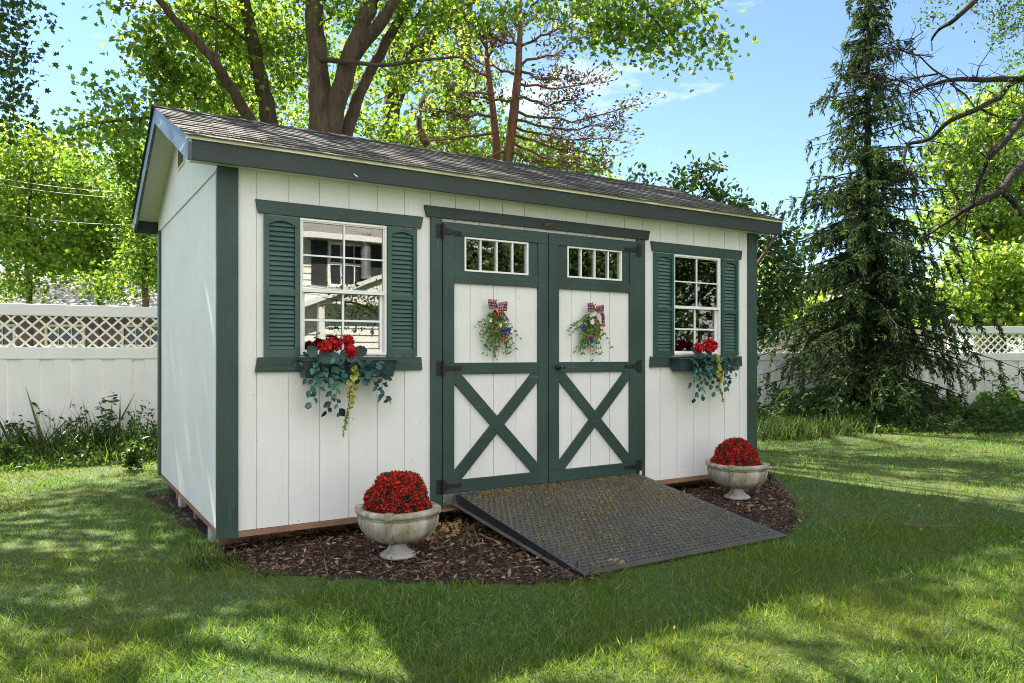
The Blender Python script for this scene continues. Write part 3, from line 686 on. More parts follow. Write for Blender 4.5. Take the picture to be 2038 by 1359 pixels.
def flowerhead(c, r, parent, seed, label=None):
    rr = np.random.default_rng(seed); n = 150; d = norm(rr.normal(size=(n, 3))+[0, -.35, .15]); P = np.array(c)+d*r*rr.uniform(.45, .86, n)[:, None]
    o = scatter('flower_head', P, rr.uniform(.6, .95, n)*r*.62, M['geranium'], parent, 'maple', tip=norm(rr.normal(size=(n, 3))+[0, 0, .2]), nrm=norm(d+rr.normal(size=(n, 3))*.4), aspect=1.1)
    return o
def vine(b, leaves, p0, path, rad=.0018, step=.03, size=.05, rr=random):
    pts = [np.array(p0, float)]+[np.array(q, float) for q in path]
    # smooth the polyline
    fine = []
    for i in range(len(pts)-1):
        for k in range(5): fine.append(pts[i]*(1-k/5)+pts[i+1]*(k/5))
    fine.append(pts[-1])
    for _ in range(3): fine = [fine[0]]+[(fine[i-1]+fine[i]*2+fine[i+1])/4 for i in range(1, len(fine)-1)]+[fine[-1]]
    b.tube(fine, [rad*(1-.6*i/len(fine)) for i in range(len(fine))], 5)
    acc = 0; sd = 1
    for i in range(1, len(fine)):
        acc += np.linalg.norm(fine[i]-fine[i-1])
        if acc > step:
            acc = 0; d = norm(fine[i]-fine[i-1]); sd = -sd
            side = np.array([sd*rr.uniform(.5, 1), rr.uniform(-.35, .1), rr.uniform(-.5, .25)])
            leaves.append((fine[i], norm(side+d*.6), size*rr.uniform(.7, 1.15)))
    leaves.append((fine[-1], norm(fine[-1]-fine[-2]), size))
def arrangement(cx, heads, seed, vines, strand, label, discs):
    t = thing('flower_arrangement', (cx, -.1, 1.06), label, 'flowers', 'artificial flowers in the window boxes'); rr = random.Random(seed)
    for i, (x, z, r, y) in enumerate(heads): flowerhead((x, y, z), r, t, seed*10+i)
    b = MB()
    for i, (x, z, y, r) in enumerate(discs): leafdisc(b, (x, y, z), (rr.uniform(-.7, .7), -1, rr.uniform(-.1, 1.1)), r*.82, i)
    b.build('round_leaves', M['gleaf'], t, smooth=True)
    b = MB(); lv = []
    for x, z, r, y in heads: b.tube([(x, y+.01, z), (cx, -.09, 1.03)], .0025, 5)
    for p0, path, sz in vines: vine(b, lv, p0, path, size=sz, rr=rr)
    for i in range(80):   # leaves massed over the box front
        x = rr.gauss(cx+.0, .13); lv.append((np.array([x, -.165-rr.random()*.03, rr.uniform(.93, 1.085)]), norm(np.array([rr.uniform(-1, 1), -.4, rr.uniform(-1.2, .2)])), rr.uniform(.04, .062)))
    b.build('stems', M['stem'], t)
    P = np.array([l[0] for l in lv]); T = np.array([l[1] for l in lv]); Sz = np.array([l[2] for l in lv])
    nr = norm(np.random.default_rng(seed).normal(size=(len(P), 3))*.35+[0, -1, .35])
    scatter('trailing_leaves', P, Sz, M['tleaf'], t, 'oval', tip=T, nrm=nr, aspect=1.25)
    # yellow strand
    b = MB(); sp = [np.array(p) for p in strand]; b.tube(sp, [.003]+[.002]*(len(sp)-2)+[.001], 5); b.build('strand_stem', M['stem'], t)
    Pf, Tf, Sf, Pb, Tb, Sb = [], [], [], [], [], []
    L = [np.linalg.norm(sp[i+1]-sp[i]) for i in range(len(sp)-1)]; tot = sum(L); s = 0
    while s < tot:
        k = 0; q = s
        while q > L[k] and k < len(L)-1: q -= L[k]; k += 1
        c = sp[k]+(sp[k+1]-sp[k])*q/L[k]; f = s/tot
        if f < .62:
            o = c+np.array([rr.uniform(-.022, .022), rr.uniform(-.02, 0), 0])
            for j in range(7): a = rr.uniform(0, 6.3); Pf.append(o); Tf.append((math.cos(a)*.8, -.5, math.sin(a)*.8-.5)); Sf.append(rr.uniform(.026, .038)*(1.1-f*.5))
            s += .033
        else:
            for j in range(6): a = rr.uniform(0, 6.3); Pb.append(c); Tb.append((math.cos(a), -.4, math.sin(a)-.4)); Sb.append(rr.uniform(.010, .022)*(1.5-f))
            s += .014
        for j in range(2): a = rr.uniform(0, 6.3); Pb.append(c); Tb.append((math.cos(a), -.3, math.sin(a)-.2)); Sb.append(.024)
    scatter('yellow_bells', np.array(Pf), np.array(Sf), M['yflower'], t, 'oval', tip=np.array(Tf), aspect=2.0)
    scatter('buds', np.array(Pb), np.array(Sb), M['ybud'], t, 'oval', tip=np.array(Tb), aspect=1.3)
planter(.476, 1.115, 'dark plastic window box under the left shed window')
planter(3.772, 4.505, 'dark plastic window box under the right shed window')
V1 = [((.62, -.16, 1.03), [(.60, -.19, .97), (.57, -.17, .90), (.55, -.15, .84), (.53, -.13, .80)], .055),
      ((.66, -.16, 1.03), [(.67, -.19, .95), (.65, -.17, .87), (.66, -.15, .80), (.63, -.13, .745)], .055),
      ((.70, -.16, 1.02), [(.70, -.19, .94), (.68, -.17, .85), (.70, -.15, .77), (.73, -.13, .735)], .055),
      ((.60, -.16, 1.02), [(.55, -.19, .99), (.53, -.17, .95), (.515, -.15, .88)], .055),
      ((.88, -.16, 1.05), [(.93, -.20, 1.04), (.99, -.19, .98), (1.01, -.16, .90), (1.00, -.14, .83)], .05),
      ((.90, -.16, 1.05), [(.98, -.20, 1.06), (1.04, -.18, .99), (1.04, -.15, .93)], .05),
      ((.86, -.16, 1.04), [(.90, -.19, .98), (.96, -.17, .89), (1.02, -.15, .835), (1.06, -.13, .80)], .05)]
D1 = [(.535, 1.135, -.13, .045), (.60, 1.10, -.17, .048), (.665, 1.085, -.185, .05), (.565, 1.075, -.18, .045), (.72, 1.105, -.18, .04), (.80, 1.10, -.17, .045), (.86, 1.13, -.14, .05), (.78, 1.075, -.19, .045), (.50, 1.10, -.12, .035), (.66, 1.14, -.13, .035), (.70, 1.065, -.19, .04)]
arrangement(.72, [(.615, 1.150, .052, -.15), (.690, 1.180, .050, -.14), (.775, 1.195, .046, -.12), (.780, 1.125, .050, -.165)], 4, V1,
    [(.80, -.17, 1.02), (.79, -.20, .97), (.775, -.19, .88), (.765, -.17, .78), (.755, -.15, .68), (.74, -.14, .585)],
    'red geraniums, teal leaves and long yellow strand hanging under the left window', D1)
V2 = [((3.98, -.16, 1.03), [(3.95, -.19, .97), (3.92, -.17, .90), (3.90, -.15, .85)], .055),
      ((4.02, -.16, 1.03), [(3.99, -.19, .93), (3.98, -.17, .84), (3.98, -.15, .76), (3.97, -.13, .72)], .055),
      ((4.05, -.16, 1.02), [(4.05, -.19, .92), (4.03, -.17, .82), (4.05, -.15, .74)], .055),
      ((4.10, -.16, 1.02), [(4.12, -.19, .93), (4.13, -.17, .84)], .055),
      ((4.25, -.16, 1.05), [(4.30, -.20, 1.03), (4.36, -.18, .96), (4.38, -.16, .88)], .055),
      ((4.24, -.16, 1.04), [(4.28, -.19, .96), (4.32, -.17, .88), (4.37, -.15, .80)], .055),
      ((4.20, -.16, 1.04), [(4.22, -.19, .92), (4.22, -.17, .82), (4.20, -.15, .77)], .055)]
D2 = [(3.94, 1.14, -.13, .045), (4.0, 1.085, -.18, .05), (3.97, 1.10, -.16, .045), (4.09, 1.10, -.18, .045), (4.12, 1.07, -.19, .045), (4.30, 1.08, -.15, .04)]
arrangement(4.12, [(3.995, 1.165, .053, -.15), (4.14, 1.205, .050, -.13), (4.115, 1.150, .050, -.165), (4.21, 1.185, .045, -.12)], 6, V2,
    [(4.16, -.17, 1.10), (4.17, -.20, 1.03), (4.15, -.20, .95), (4.24, -.19, .90), (4.22, -.17, .82), (4.27, -.16, .75), (4.30, -.15, .68)],
    'red geraniums, teal leaves and short yellow strand hanging under the right window', D2)

# ================================================================== DOOR SWAGS
M['rib_r'] = plain('ribbon_red', (.33, .015, .012), .5, 0, .1, 30, 0); M['rib_c'] = plain('ribbon_cream', (.55, .30, .17), .5, 0, .1, 30, 0)
M['rib_n'] = plain('ribbon_navy', (.012, .015, .07), .5, 0, .1, 30, 0); M['rib_w'] = plain('star_white', (.85, .85, .85), .5, 0, 0, 30, 0)
M['fern'] = leafmat('fern_green', [(0, (.05, .12, .025)), (.6, (.13, .24, .05)), (1, (.28, .38, .10))], .3, 1.3)
M['corn'] = leafmat('cornflower', [(0, (.01, .015, .10)), (1, (.03, .05, .25))], .1, 1); M['daisy'] = leafmat('daisy_petal', [(0, (.7, .7, .66)), (1, (.85, .85, .8))], .2, 1)
M['redf'] = leafmat('small_red', [(0, (.35, .01, .01)), (1, (.65, .05, .03))], .1, 1)
def ribbon(b, st, pts, w, side):
    """striped ribbon along pts; side = width direction. material slots 0 red 1 cream 2 navy 3 white star"""
    pts = [np.array(p, float) for p in pts]; e = norm(np.array(side, float)); cut = [-1, -.82, -.74, -.58, -.50, .50, .58, .74, .82, 1]; mi = [0, 1, 0, 1, 2, 1, 0, 1, 0]
    for i in range(len(pts)-1):
        for j in range(9):
            a, c = cut[j]*w, cut[j+1]*w
            b.add([pts[i]+e*a, pts[i]+e*c, pts[i+1]+e*c, pts[i+1]+e*a], [(0, 1, 2, 3)], mi[j])
    for i in range(1, len(pts)-1, 2):
        c = (pts[i]+pts[i+1])/2; d = norm(pts[i+1]-pts[i]); n = norm(np.cross(d, e)); n = n if n[1] < 0 else -n
        V = []
        for k in range(10): r = .0062 if k % 2 == 0 else .0027; V.append(c+n*.0012+(d*math.cos(k*PI/5)+e*math.sin(k*PI/5))*r)
        b.add(V, [tuple(range(10))], 3)
def swag(cx, zt, label, seed, variant):
    t = thing('door_swag', (cx, -.03, zt), label, 'wreath', 'floral swags on the shed doors'); rr = random.Random(seed); R = np.random.default_rng(seed); y0 = -.035
    # stems above, greenery fanning downwards
    b = MB(); P, T, S = [], [], []
    for k in range(4): b.tube([(cx+rr.uniform(-.012, .012), y0-.02, zt), (cx+rr.uniform(-.03, .03), y0-.02, zt+rr.uniform(.03, .055))], .0025, 5)
    ends = []
    for k in range(44):
        a = rr.gauss(0, .38); L = rr.uniform(.17, .40)*(1-.25*abs(a)); bow = rr.uniform(-.06, .06)
        pts = [np.array([cx+math.sin(a)*L*q+bow*q*q+(-.02 if variant else .0), y0-.012-.035*math.sin(PI*q*.9)*rr.uniform(.5, 1), zt-.03-math.cos(a)*L*q*(.9+.1*q)]) for q in np.linspace(0, 1, 9)]
        b.tube(pts, .0011, 4); ends.append((pts, a))
        for i in range(2, 9):
            for sd in (-1, 1):
                if rr.random() < .9:
                    d = norm(pts[i]-pts[i-1]); P.append(pts[i]); T.append(norm(d*.8+np.array([sd*.8, rr.uniform(-.4, .1), 0]))); S.append(rr.uniform(.022, .042)*(1.1-i*.05))
    b.build('stems', M['stem'], t)
    scatter('greenery', np.array(P), np.array(S), M['fern'], t, 'oval', tip=np.array(T), nrm=norm(R.normal(size=(len(P), 3))*.5+[0, -1, .2]), aspect=1.0)
    def bloom(name, mat, cs, n, sz, asp=.9):
        for c in cs:
            P, T = [], []
            for k in range(n):
                aa = 2*PI*k/n+rr.random(); P.append(c); T.append((math.cos(aa), -.25, math.sin(aa)))
            scatter(name, np.array(P, float), sz*(1.15 if mat is not M['redf'] else .72), mat, t, 'oval', tip=np.array(T), nrm=np.tile([0., -1, .1], (len(P), 1)), aspect=asp)
    f = lambda L: [(cx+x, y0-.055-y, zt+z) for x, z, y in L]
    if not variant:
        bloom('cornflower', M['corn'], f([(.055, -.20, 0), (.095, -.185, 0)]), 11, .024)
        bloom('daisy', M['daisy'], f([(-.065, -.115, 0), (.02, -.15, 0), (.09, -.11, 0)]), 8, .017)
        bloom('red_flower', M['redf'], f([(-.03, -.065, .01), (-.015, -.08, .01), (-.02, -.19, 0), (.045, -.17, 0), (.05, -.235, 0), (.052, -.255, 0), (-.03, -.125, .005)]), 9, .021)
    else:
        bloom('cornflower', M['corn'], f([(-.115, -.16, 0), (-.045, -.26, 0)]), 12, .026)
        bloom('daisy', M['daisy'], f([(-.045, -.11, .01), (-.03, -.045, .01), (-.045, -.055, 0)]), 10, .024)
        bloom('red_flower', M['redf'], f([(.04, -.17, 0), (.045, -.18, 0), (-.05, -.215, 0), (-.02, -.235, 0), (.0, -.10, 0), (-.08, -.23, 0)]), 9, .020)
    # hanging threads with little hearts
    b = MB(); P = []
    for k in range(7):
        x = cx+rr.uniform(-.03, .11)*(1 if not variant else -1); z1 = zt-rr.uniform(.27, .37)
        b.tube([(x, y0-.03, zt-.2), (x+rr.uniform(-.01, .01), y0-.02, z1)], .0006, 3)
        for q in range(2): P.append((x, y0-.022, z1+q*.035))
    b.build('threads', M['stem'], t); scatter('berries', np.array(P), .013, M['redf'], t, 'diamond', nrm=np.tile([0., -1, 0], (len(P), 1)), aspect=1.5)
    # bow
    b = MB()
    for s in (-1, 1):
        out, back = [], []
        for q in np.linspace(0, 1, 9):     # front of the loop, flaring to its outer end, then folding behind
            out.append((cx+s*(.002+.078*q), y0-.050-.030*math.sin(PI*q*.9), zt-.004+.010*q*(1 if s < 0 else -.4)))
            back.append((cx+s*(.080-.078*q), y0-.046+.020*math.sin(PI*q)-.004, zt-.004+.010*(1-q)*(1 if s < 0 else -.4)))
        for L_, wd in ((out, .036), (back, .034)):
            n0 = len(b.v); ribbon(b, 0, L_, wd, (0.12*s, 0, 1))
            b.v[n0:] = [(x, y, zt+(z-zt)*(.50+.50*min(1, abs(x-cx)/.055))) for x, y, z in b.v[n0:]]
    b2 = MB()
    if not variant:
        ribbon(b, 0, [(cx-.004+.006*q, y0-.086-.010*math.sin(PI*q), zt+.006-.085*q) for q in np.linspace(0, 1, 9)], .024, (1, 0, .1))
        ribbon(b, 0, [(cx+.02+.07*q, y0-.06, zt-.03-.09*q) for q in np.linspace(0, 1, 7)], .012, (1, 0, .6))
    else:
        ribbon(b, 0, [(cx+.015+.055*q+.02*math.sin(PI*q), y0-.072-.01*math.sin(2*PI*q), zt-.01-.14*q) for q in np.linspace(0, 1, 10)], .022, (1, .15, .35))
    b.ball((cx, y0-.078, zt-.006), .014, 8, 0, (1, .7, 1))
    b.build('bow', [M['rib_r'], M['rib_c'], M['rib_n'], M['rib_w']], t)
swag(1.955, 1.478, 'patriotic star ribbon bow swag on the left shed door with paired blue flowers', 21, 0)
swag(2.885, 1.485, 'patriotic star ribbon bow swag on the right shed door with white daisy', 22, 1)

# ================================================================== GROUND
M['soil'] = None
def lawn_mat():
    m, t, p, o = newmat('lawn_thatch')
    c = ramp(t, noise(t, 35, 6), [(.3, (.026, .052, .010)), (.55, (.05, .10, .02)), (.75, (.10, .13, .038))])
    c = mixc(t, ramp(t, noise(t, .9, 3), [(.4, (0, 0, 0)), (.6, (.5, .5, .5))]), c, (.09, .10, .03))
    t.links.new(c, p.inputs['Base Color']); p.inputs['Roughness'].default_value = .95; bump(t, p, noise(t, 60, 4), .6, .02); return m
M['lawn'] = lawn_mat()
b = MB(); b.add([(-300, -300, GZ), (300, -300, GZ), (300, 300, GZ), (-300, 300, GZ)], [(0, 1, 2, 3)]); tag(b.build('lawn', M['lawn']), kind='structure')
# mulch bed outline (ground coordinates)
bedpx = [(452, 1078), (470, 1118), (520, 1142), (620, 1150), (760, 1156), (900, 1163), (1050, 1166), (1175, 1156)]
BED_L = [tuple(ground(*p)[:2]) for p in bedpx]+[(1.9, -1.2), (1.9, .3), (.3, .3), (-.05, .1)]
BED_L[0] = (-.06, -.12)
BED_R = [tuple(ground(*p)[:2]) for p in ((1490, 1066), (1560, 1068), (1592, 1040), (1580, 1000), (1556, 965), (1530, 940))]+[(5.0, -.1), (5.0, .3), (3.2, .3), (3.2, -1.2)]
BED_S = [tuple(ground(*p)[:2]) for p in ((425, 1075), (400, 1060), (350, 1040), (320, 1005), (290, 985), (300, 962))]+[(-.1, 2.4), (.3, 2.4), (.3, -.05), (-.02, -.12)]
def inpoly(P, poly):
    x, y = P[:, 0], P[:, 1]; r = np.zeros(len(P), bool); n = len(poly)
    for i in range(n):
        (x1, y1), (x2, y2) = poly[i-1], poly[i]
        c = ((y1 > y) != (y2 > y)) & (x < (x2-x1)*(y-y1)/(y2-y1+1e-12)+x1); r ^= c
    return r
def mulch_mat():
    m, t, p, o = newmat('mulch_bed')
    c = ramp(t, noise(t, 40, 8, rough=.7), [(.3, (.008, .005, .004)), (.6, (.045, .026, .018)), (.8, (.10, .06, .04))])
    t.links.new(c, p.inputs['Base Color']); p.inputs['Roughness'].default_value = .95; bump(t, p, noise(t, 50, 6), .8, .03); return m
M['mulchbed'] = mulch_mat()
def jitter(poly, amp=.03, step=.12):
    o = []
    for i in range(len(poly)):
        a, c = np.array(poly[i-1]), np.array(poly[i]); n = max(1, int(np.linalg.norm(c-a)/step))
        for k in range(n): o.append(tuple(a+(c-a)*k/n+np.array([random.uniform(-amp, amp), random.uniform(-amp, amp)])))
    return o
for nm, poly in (('mulch_bed', BED_L), ('mulch_bed', BED_R), ('bare_soil', BED_S)):
    J = jitter(poly); b = MB(); b.add([(x, y, GZ+.004) for x, y in J], [tuple(range(len(J)))]); tag(b.build(nm, M['mulchbed']), kind='structure')
M['chip'] = leafmat('mulch_chip', [(0, (.025, .014, .010)), (.5, (.105, .060, .036)), (.82, (.20, .125, .075)), (.94, (.30, .20, .13)), (1, (.50, .40, .30))], .05, 1, .8)
def chips(poly, n, lo=.012, hi=.055):
    xs = [p[0] for p in poly]; ys = [p[1] for p in poly]
    P = np.stack([rng.uniform(min(xs)-.06, max(xs)+.06, n), rng.uniform(min(ys)-.08, max(ys)+.06, n), np.zeros(n)], 1)
    J = jitter(poly, .12, .10); k = inpoly(P, J); P = P[k]; n = len(P)
    P[:, 2] = GZ+.006+rng.random(n)**2*.035
    return P
P = np.concatenate([chips(BED_L, 22000), chips(BED_R, 19000)])
P = P[np.minimum(np.linalg.norm((P-UL)[:, :2], axis=1), np.linalg.norm((P-UR)[:, :2], axis=1)) > .115+.02*rng.random(len(P))]; n = len(P)
tip = norm(rng.normal(size=(n, 3))*[1, 1, .28])
sz = rng.gamma(3, .0095, n).clip(.010, .075)
tag(scatter('mulch_chips', P, sz, M['chip'], None, 'tuft', nrm=norm(rng.normal(size=(n, 3))*.55+[0, 0, 1]), tip=tip, aspect=.75), 'dark brown shredded bark mulch heaped round the urns and ramp', 'mulch', kind='stuff')
P = chips(BED_S, 3500); P = P[rng.random(len(P)) < .5]
tag(scatter('bark_scraps', P, rng.uniform(.012, .04, len(P)), M['chip'], None, 'tuft', up=1.5, aspect=.8), 'thin scraps of bark on bare soil along the side wall', 'mulch', kind='stuff')
# dry leaves and sticks in the bed
c = ground(900, 1060); n = 90
P = c+rng.normal(size=(n, 3))*[.16, .10, 0]+[0, 0, .03]
tag(scatter('dry_leaf_litter', P, rng.uniform(.02, .05, n), M['dryleaf'], None, 'maple', up=.8), 'orange brown dead leaves on the mulch left of the ramp', 'dead leaves', kind='stuff')
def stick(pts, r, label, name='twig'):
    b = MB(); b.tube(pts, [r*(1-.5*i/len(pts)) for i in range(len(pts))], 6); tag(b.build(name, plain('twig_wood', (.16, .11, .065), .8, 0, .3, 20, .2)), label, 'twig')
g3 = lambda px, py, dz=.0: ground(px, py, GZ+dz)
stick([g3(940, 1044, .05), g3(948, 1065, .03), g3(955, 1085, .03)], .006, 'short thick stick stuck in the mulch beside the ramp rail')
stick([g3(955, 1063, .04), g3(975, 1072, .04), g3(1000, 1080, .03)], .007, 'orange brown stick lying beside the ramp rail')
stick([g3(1800, 1044, .035), g3(1850, 1046, .04), g3(1930, 1045, .035)], .004, 'long thin twig lying on the lawn at the right')
stick([g3(645, 1112, .03), g3(648, 1125, .06), g3(652, 1145, .03)], .005, 'thin upright twig at the front edge of the left mulch')

# --- sunlight patches: where gaps cut in the tree crowns let the sun reach the ground (centre, radii, tilt)
GAPS = [(random.uniform(-50, 2050), random.uniform(1185, 1350), random.uniform(16, 55), random.uniform(5, 13), random.uniform(-.1, .4)) for _ in range(34)]+[(random.uniform(1560, 2080), random.uniform(880, 1180), random.uniform(25, 80), random.uniform(2.5, 7), random.uniform(-.05, .1)) for _ in range(24)]+[(760, 1350, 330, 45, 0), (430, 1352, 130, 34, 0), (480, 1270, 70, 22, 0), (980, 1345, 120, 26, 0), (1460, 1285, 150, 34, .25), (1560, 1240, 70, 28, .5), (1180, 1338, 130, 24, 0), (1720, 1312, 70, 26, .5), (1560, 1330, 110, 22, .2),
        (1718, 1128, 26, 8, 0), (1960, 1225, 60, 20, .3), (2010, 1300, 60, 30, 0), (240, 1108, 45, 11, 0), (420, 1112, 50, 10, 0), (390, 1142, 50, 10, 0), (600, 1215, 40, 9, 0), (1120, 1210, 35, 10, 0),
        (1755, 903, 75, 7, 0), (1950, 897, 130, 9, 0), (1910, 945, 60, 9, 0), (1650, 925, 60, 5, 0), (1780, 965, 100, 6, 0), (1960, 985, 90, 7, 0), (1560, 860, 40, 18, 0), (1640, 880, 60, 8, 0), (1850, 1010, 60, 5, 0), (2100, 930, 60, 20, 0)]
def in_gap(P, soft=.25):
    """True where a point's shadow lands inside one of the sunlit patches"""
    t = (P[:, 2]-GZ)/SV[2]; Gp = P-SV[None, :]*t[:, None]; Gp[:, 2] = GZ
    x, y, fw = project(Gp); r = np.zeros(len(P), bool)
    for cx, cy, rx, ry, a in GAPS:
        dx, dy = x-cx, y-cy; u = dx*math.cos(a)+dy*math.sin(a); v = -dx*math.sin(a)+dy*math.cos(a)
        r |= ((u/rx)**2+(v/ry)**2 < 1+soft*rng.normal(size=len(P))) & (fw > .5)
    return r
# --- grass blades
def lawn_points(x0, x1, y0, y1, dens):
    n = int((x1-x0)*(y1-y0)*dens); P = np.stack([rng.uniform(x0, x1, n), rng.uniform(y0, y1, n), np.full(n, GZ)], 1)
    k = ~((P[:, 0] > -.0) & (P[:, 0] < XW) & (P[:, 1] > .05) & (P[:, 1] < YD))
    k &= ~((P[:, 0] > RX0) & (P[:, 0] < RX1) & (P[:, 1] > -1.53) & (P[:, 1] < .05))
    P = P[k]
    for poly in (BED_L, BED_R):
        P = P[~inpoly(P, jitter(poly, .05, .08))]
    ks = inpoly(P, jitter(BED_S, .08, .1)); P = P[~ks | (rng.random(len(P)) < .22)]
    return P
Ps, Hs = [], []
D0 = 5200
n = 620000
Q = np.stack([rng.uniform(-12, 24, n*3), rng.uniform(-5.0, 14, n*3), np.full(n*3, GZ)], 1)
px_, py_, fw_ = project(Q)
Q = lawn_points(-7, 22, -4.6, 11.5, 3600)
px_, py_, fw_ = project(Q)
inb = (fw_ > 1.6) & (px_ > -450) & (px_ < 2500)
prob = np.where(inb, np.clip((4.6/np.maximum(fw_, 1.6))**1.55, 0, 1), np.where((np.abs(fw_) < 6), .05, .03))
Q = Q[rng.random(len(Q)) < prob]
Q2 = lawn_points(-3.4, 5, -4.6, -1.0, 7500); px2, py2, fw2 = project(Q2); Q2 = Q2[(fw2 > 2.2) & (fw2 < 5.5) & (px2 > -250) & (px2 < 2300) & (rng.random(len(Q2)) < np.clip(1.6-fw2/5, 0, 1))]
Q = np.concatenate([Q, Q2]); n = len(Q)
px_, py_, fw_ = project(Q); far = np.clip(fw_/5, 1, 3)
clump = np.sin(Q[:, 0]*3.1+np.sin(Q[:, 1]*2.3)*2)*np.sin(Q[:, 1]*3.7+np.sin(Q[:, 0]*1.9)*2)
hgt = rng.gamma(8, .0043, n)*(1+.25*clump)*np.where(fw_ > 5, 1.0, 1)
tip = norm(rng.normal(size=(n, 3))*[.75, .75, .1]+[0, 0, 1.0])
o = scatter('grass', Q, hgt, M['grass'], None, 'blade', tip=tip, nrm=norm(rng.normal(size=(n, 3))*[1, 1, .2]), aspect=(.075*far/1.0).reshape(-1, 1, 1))
tag(o, 'short green lawn grass with dry straw patches', 'grass', kind='stuff')
n = 70; P = lawn_points(-3.5, 9, -4.2, 6, 3)[:]; P = P[rng.random(len(P)) < .18]+[0, 0, .03]
tag(scatter('fallen_leaves', P, rng.uniform(.015, .03, len(P)), M['dryleaf'], None, 'maple', up=1.0), 'a few small dead leaves fallen across the lawn', 'fallen leaves', kind='stuff')
print('grass', n)
# ================================================================== FENCES
def fence(A, B, ztop, label, posts, boards=True):
    A = np.array([A[0], A[1]]); B = np.array([B[0], B[1]]); L = np.linalg.norm(B-A); ang = math.atan2(B[1]-A[1], B[0]-A[0])
    t = thing('vinyl_fence', (A[0], A[1], GZ), label, 'fence', 'white vinyl fences round the yard', ang)
    H = ztop-GZ
    # local x along the fence, -y towards the shed side
    b = MB(); b.box(0, L, -.03, .03, H-.145, H); b.build('top_rail', M['vinyl'], t, local=True, bev=.006)
    b = MB(); b.box(0, L, -.035, .035, H-.70, H-.545); b.build('middle_rail', M['vinyl'], t, local=True, bev=.006)
    b = MB(); b.box(0, L, -.03, .03, .03, .17); b.build('bottom_rail', M['vinyl'], t, local=True, bev=.006)
    b = MB(); z0, z1 = H-.5445, H-.1455; hh = z1-z0; pit = .150; w = .024
    for s in (-1, 1):
        x = -hh
        while x < L:
            lo, hi = x, x+hh
            if lo > 0 and hi < L:
                xa, xb = (lo, hi) if s > 0 else (hi, lo); y = -.006 if s > 0 else .002
                q = w*.72
                b.add([(xa-q, y, z0), (xa+q, y, z0), (xb+q, y, z1), (xb-q, y, z1), (xa-q, y+.006, z0), (xa+q, y+.006, z0), (xb+q, y+.006, z1), (xb-q, y+.006, z1)],
                      [(0, 1, 2, 3), (7, 6, 5, 4), (0, 3, 7, 4), (1, 5, 6, 2)])
            x += pit
    b.build('lattice', M['vinyl'], t, local=True)
    b = MB(); x = .01; k = 0
    while x < L-.2:
        if k % 2 == 0: b.box(x, x+.20, -.020, -.004, .171, H-.701)
        else: b.box(x-.012, x+.165, .004, .018, .171, H-.701)
        x += .20 if k % 2 == 0 else .150; k += 1
    b.build('boards', M['vinyl'], t, local=True, bev=.003)
    for px in posts:
        if -.1 <= px <= L+.1:
            b = MB(); b.box(px-.065, px+.065, -.066, .066, 0, H+.06); po = b.build('post', M['vinyl'], t, local=True, bev=.005)
            b = MB(); b.box(px-.08, px+.08, -.08, .08, H+.061, H+.085); b.box(px-.05, px+.05, -.05, .05, H+.0855, H+.115)
            b.lathe([(.05, H+.116), (.078, H+.135), (.082, H+.165), (.065, H+.20), (.03, H+.235), (0, H+.25)], (px, 0, 0), 4 if False else 10)
            b.build('post_cap', M['vinyl'], po, local=True, bev=.004)
P1, P2 = at(50, 700, 9.5), at(310, 700, 10.15); d12 = (P2-P1)/np.linalg.norm(P2-P1)
FA = P1-d12*4.6; FB = P1+d12*5.2
fence(FA, FB, 1.75, 'white vinyl privacy fence with lattice top at the left of the shed', [0.2, 2.3, 9.6])
FC = at(1380, 700, 15.3); FD = at(2420, 700, 15.3); LR_ = np.linalg.norm(FD-FC); pp = np.linalg.norm(at(1895, 700, 15.3)-FC)
fence(FC, FD, 1.68, 'white vinyl fence with lattice top and capped post behind the spruce', [.1, pp-2.45, pp, pp+2.45, pp+4.9])
fence(FB+d12*.15, FC, 1.70, 'white vinyl fence length joining the two fences behind the shed', [2.4, 4.8])

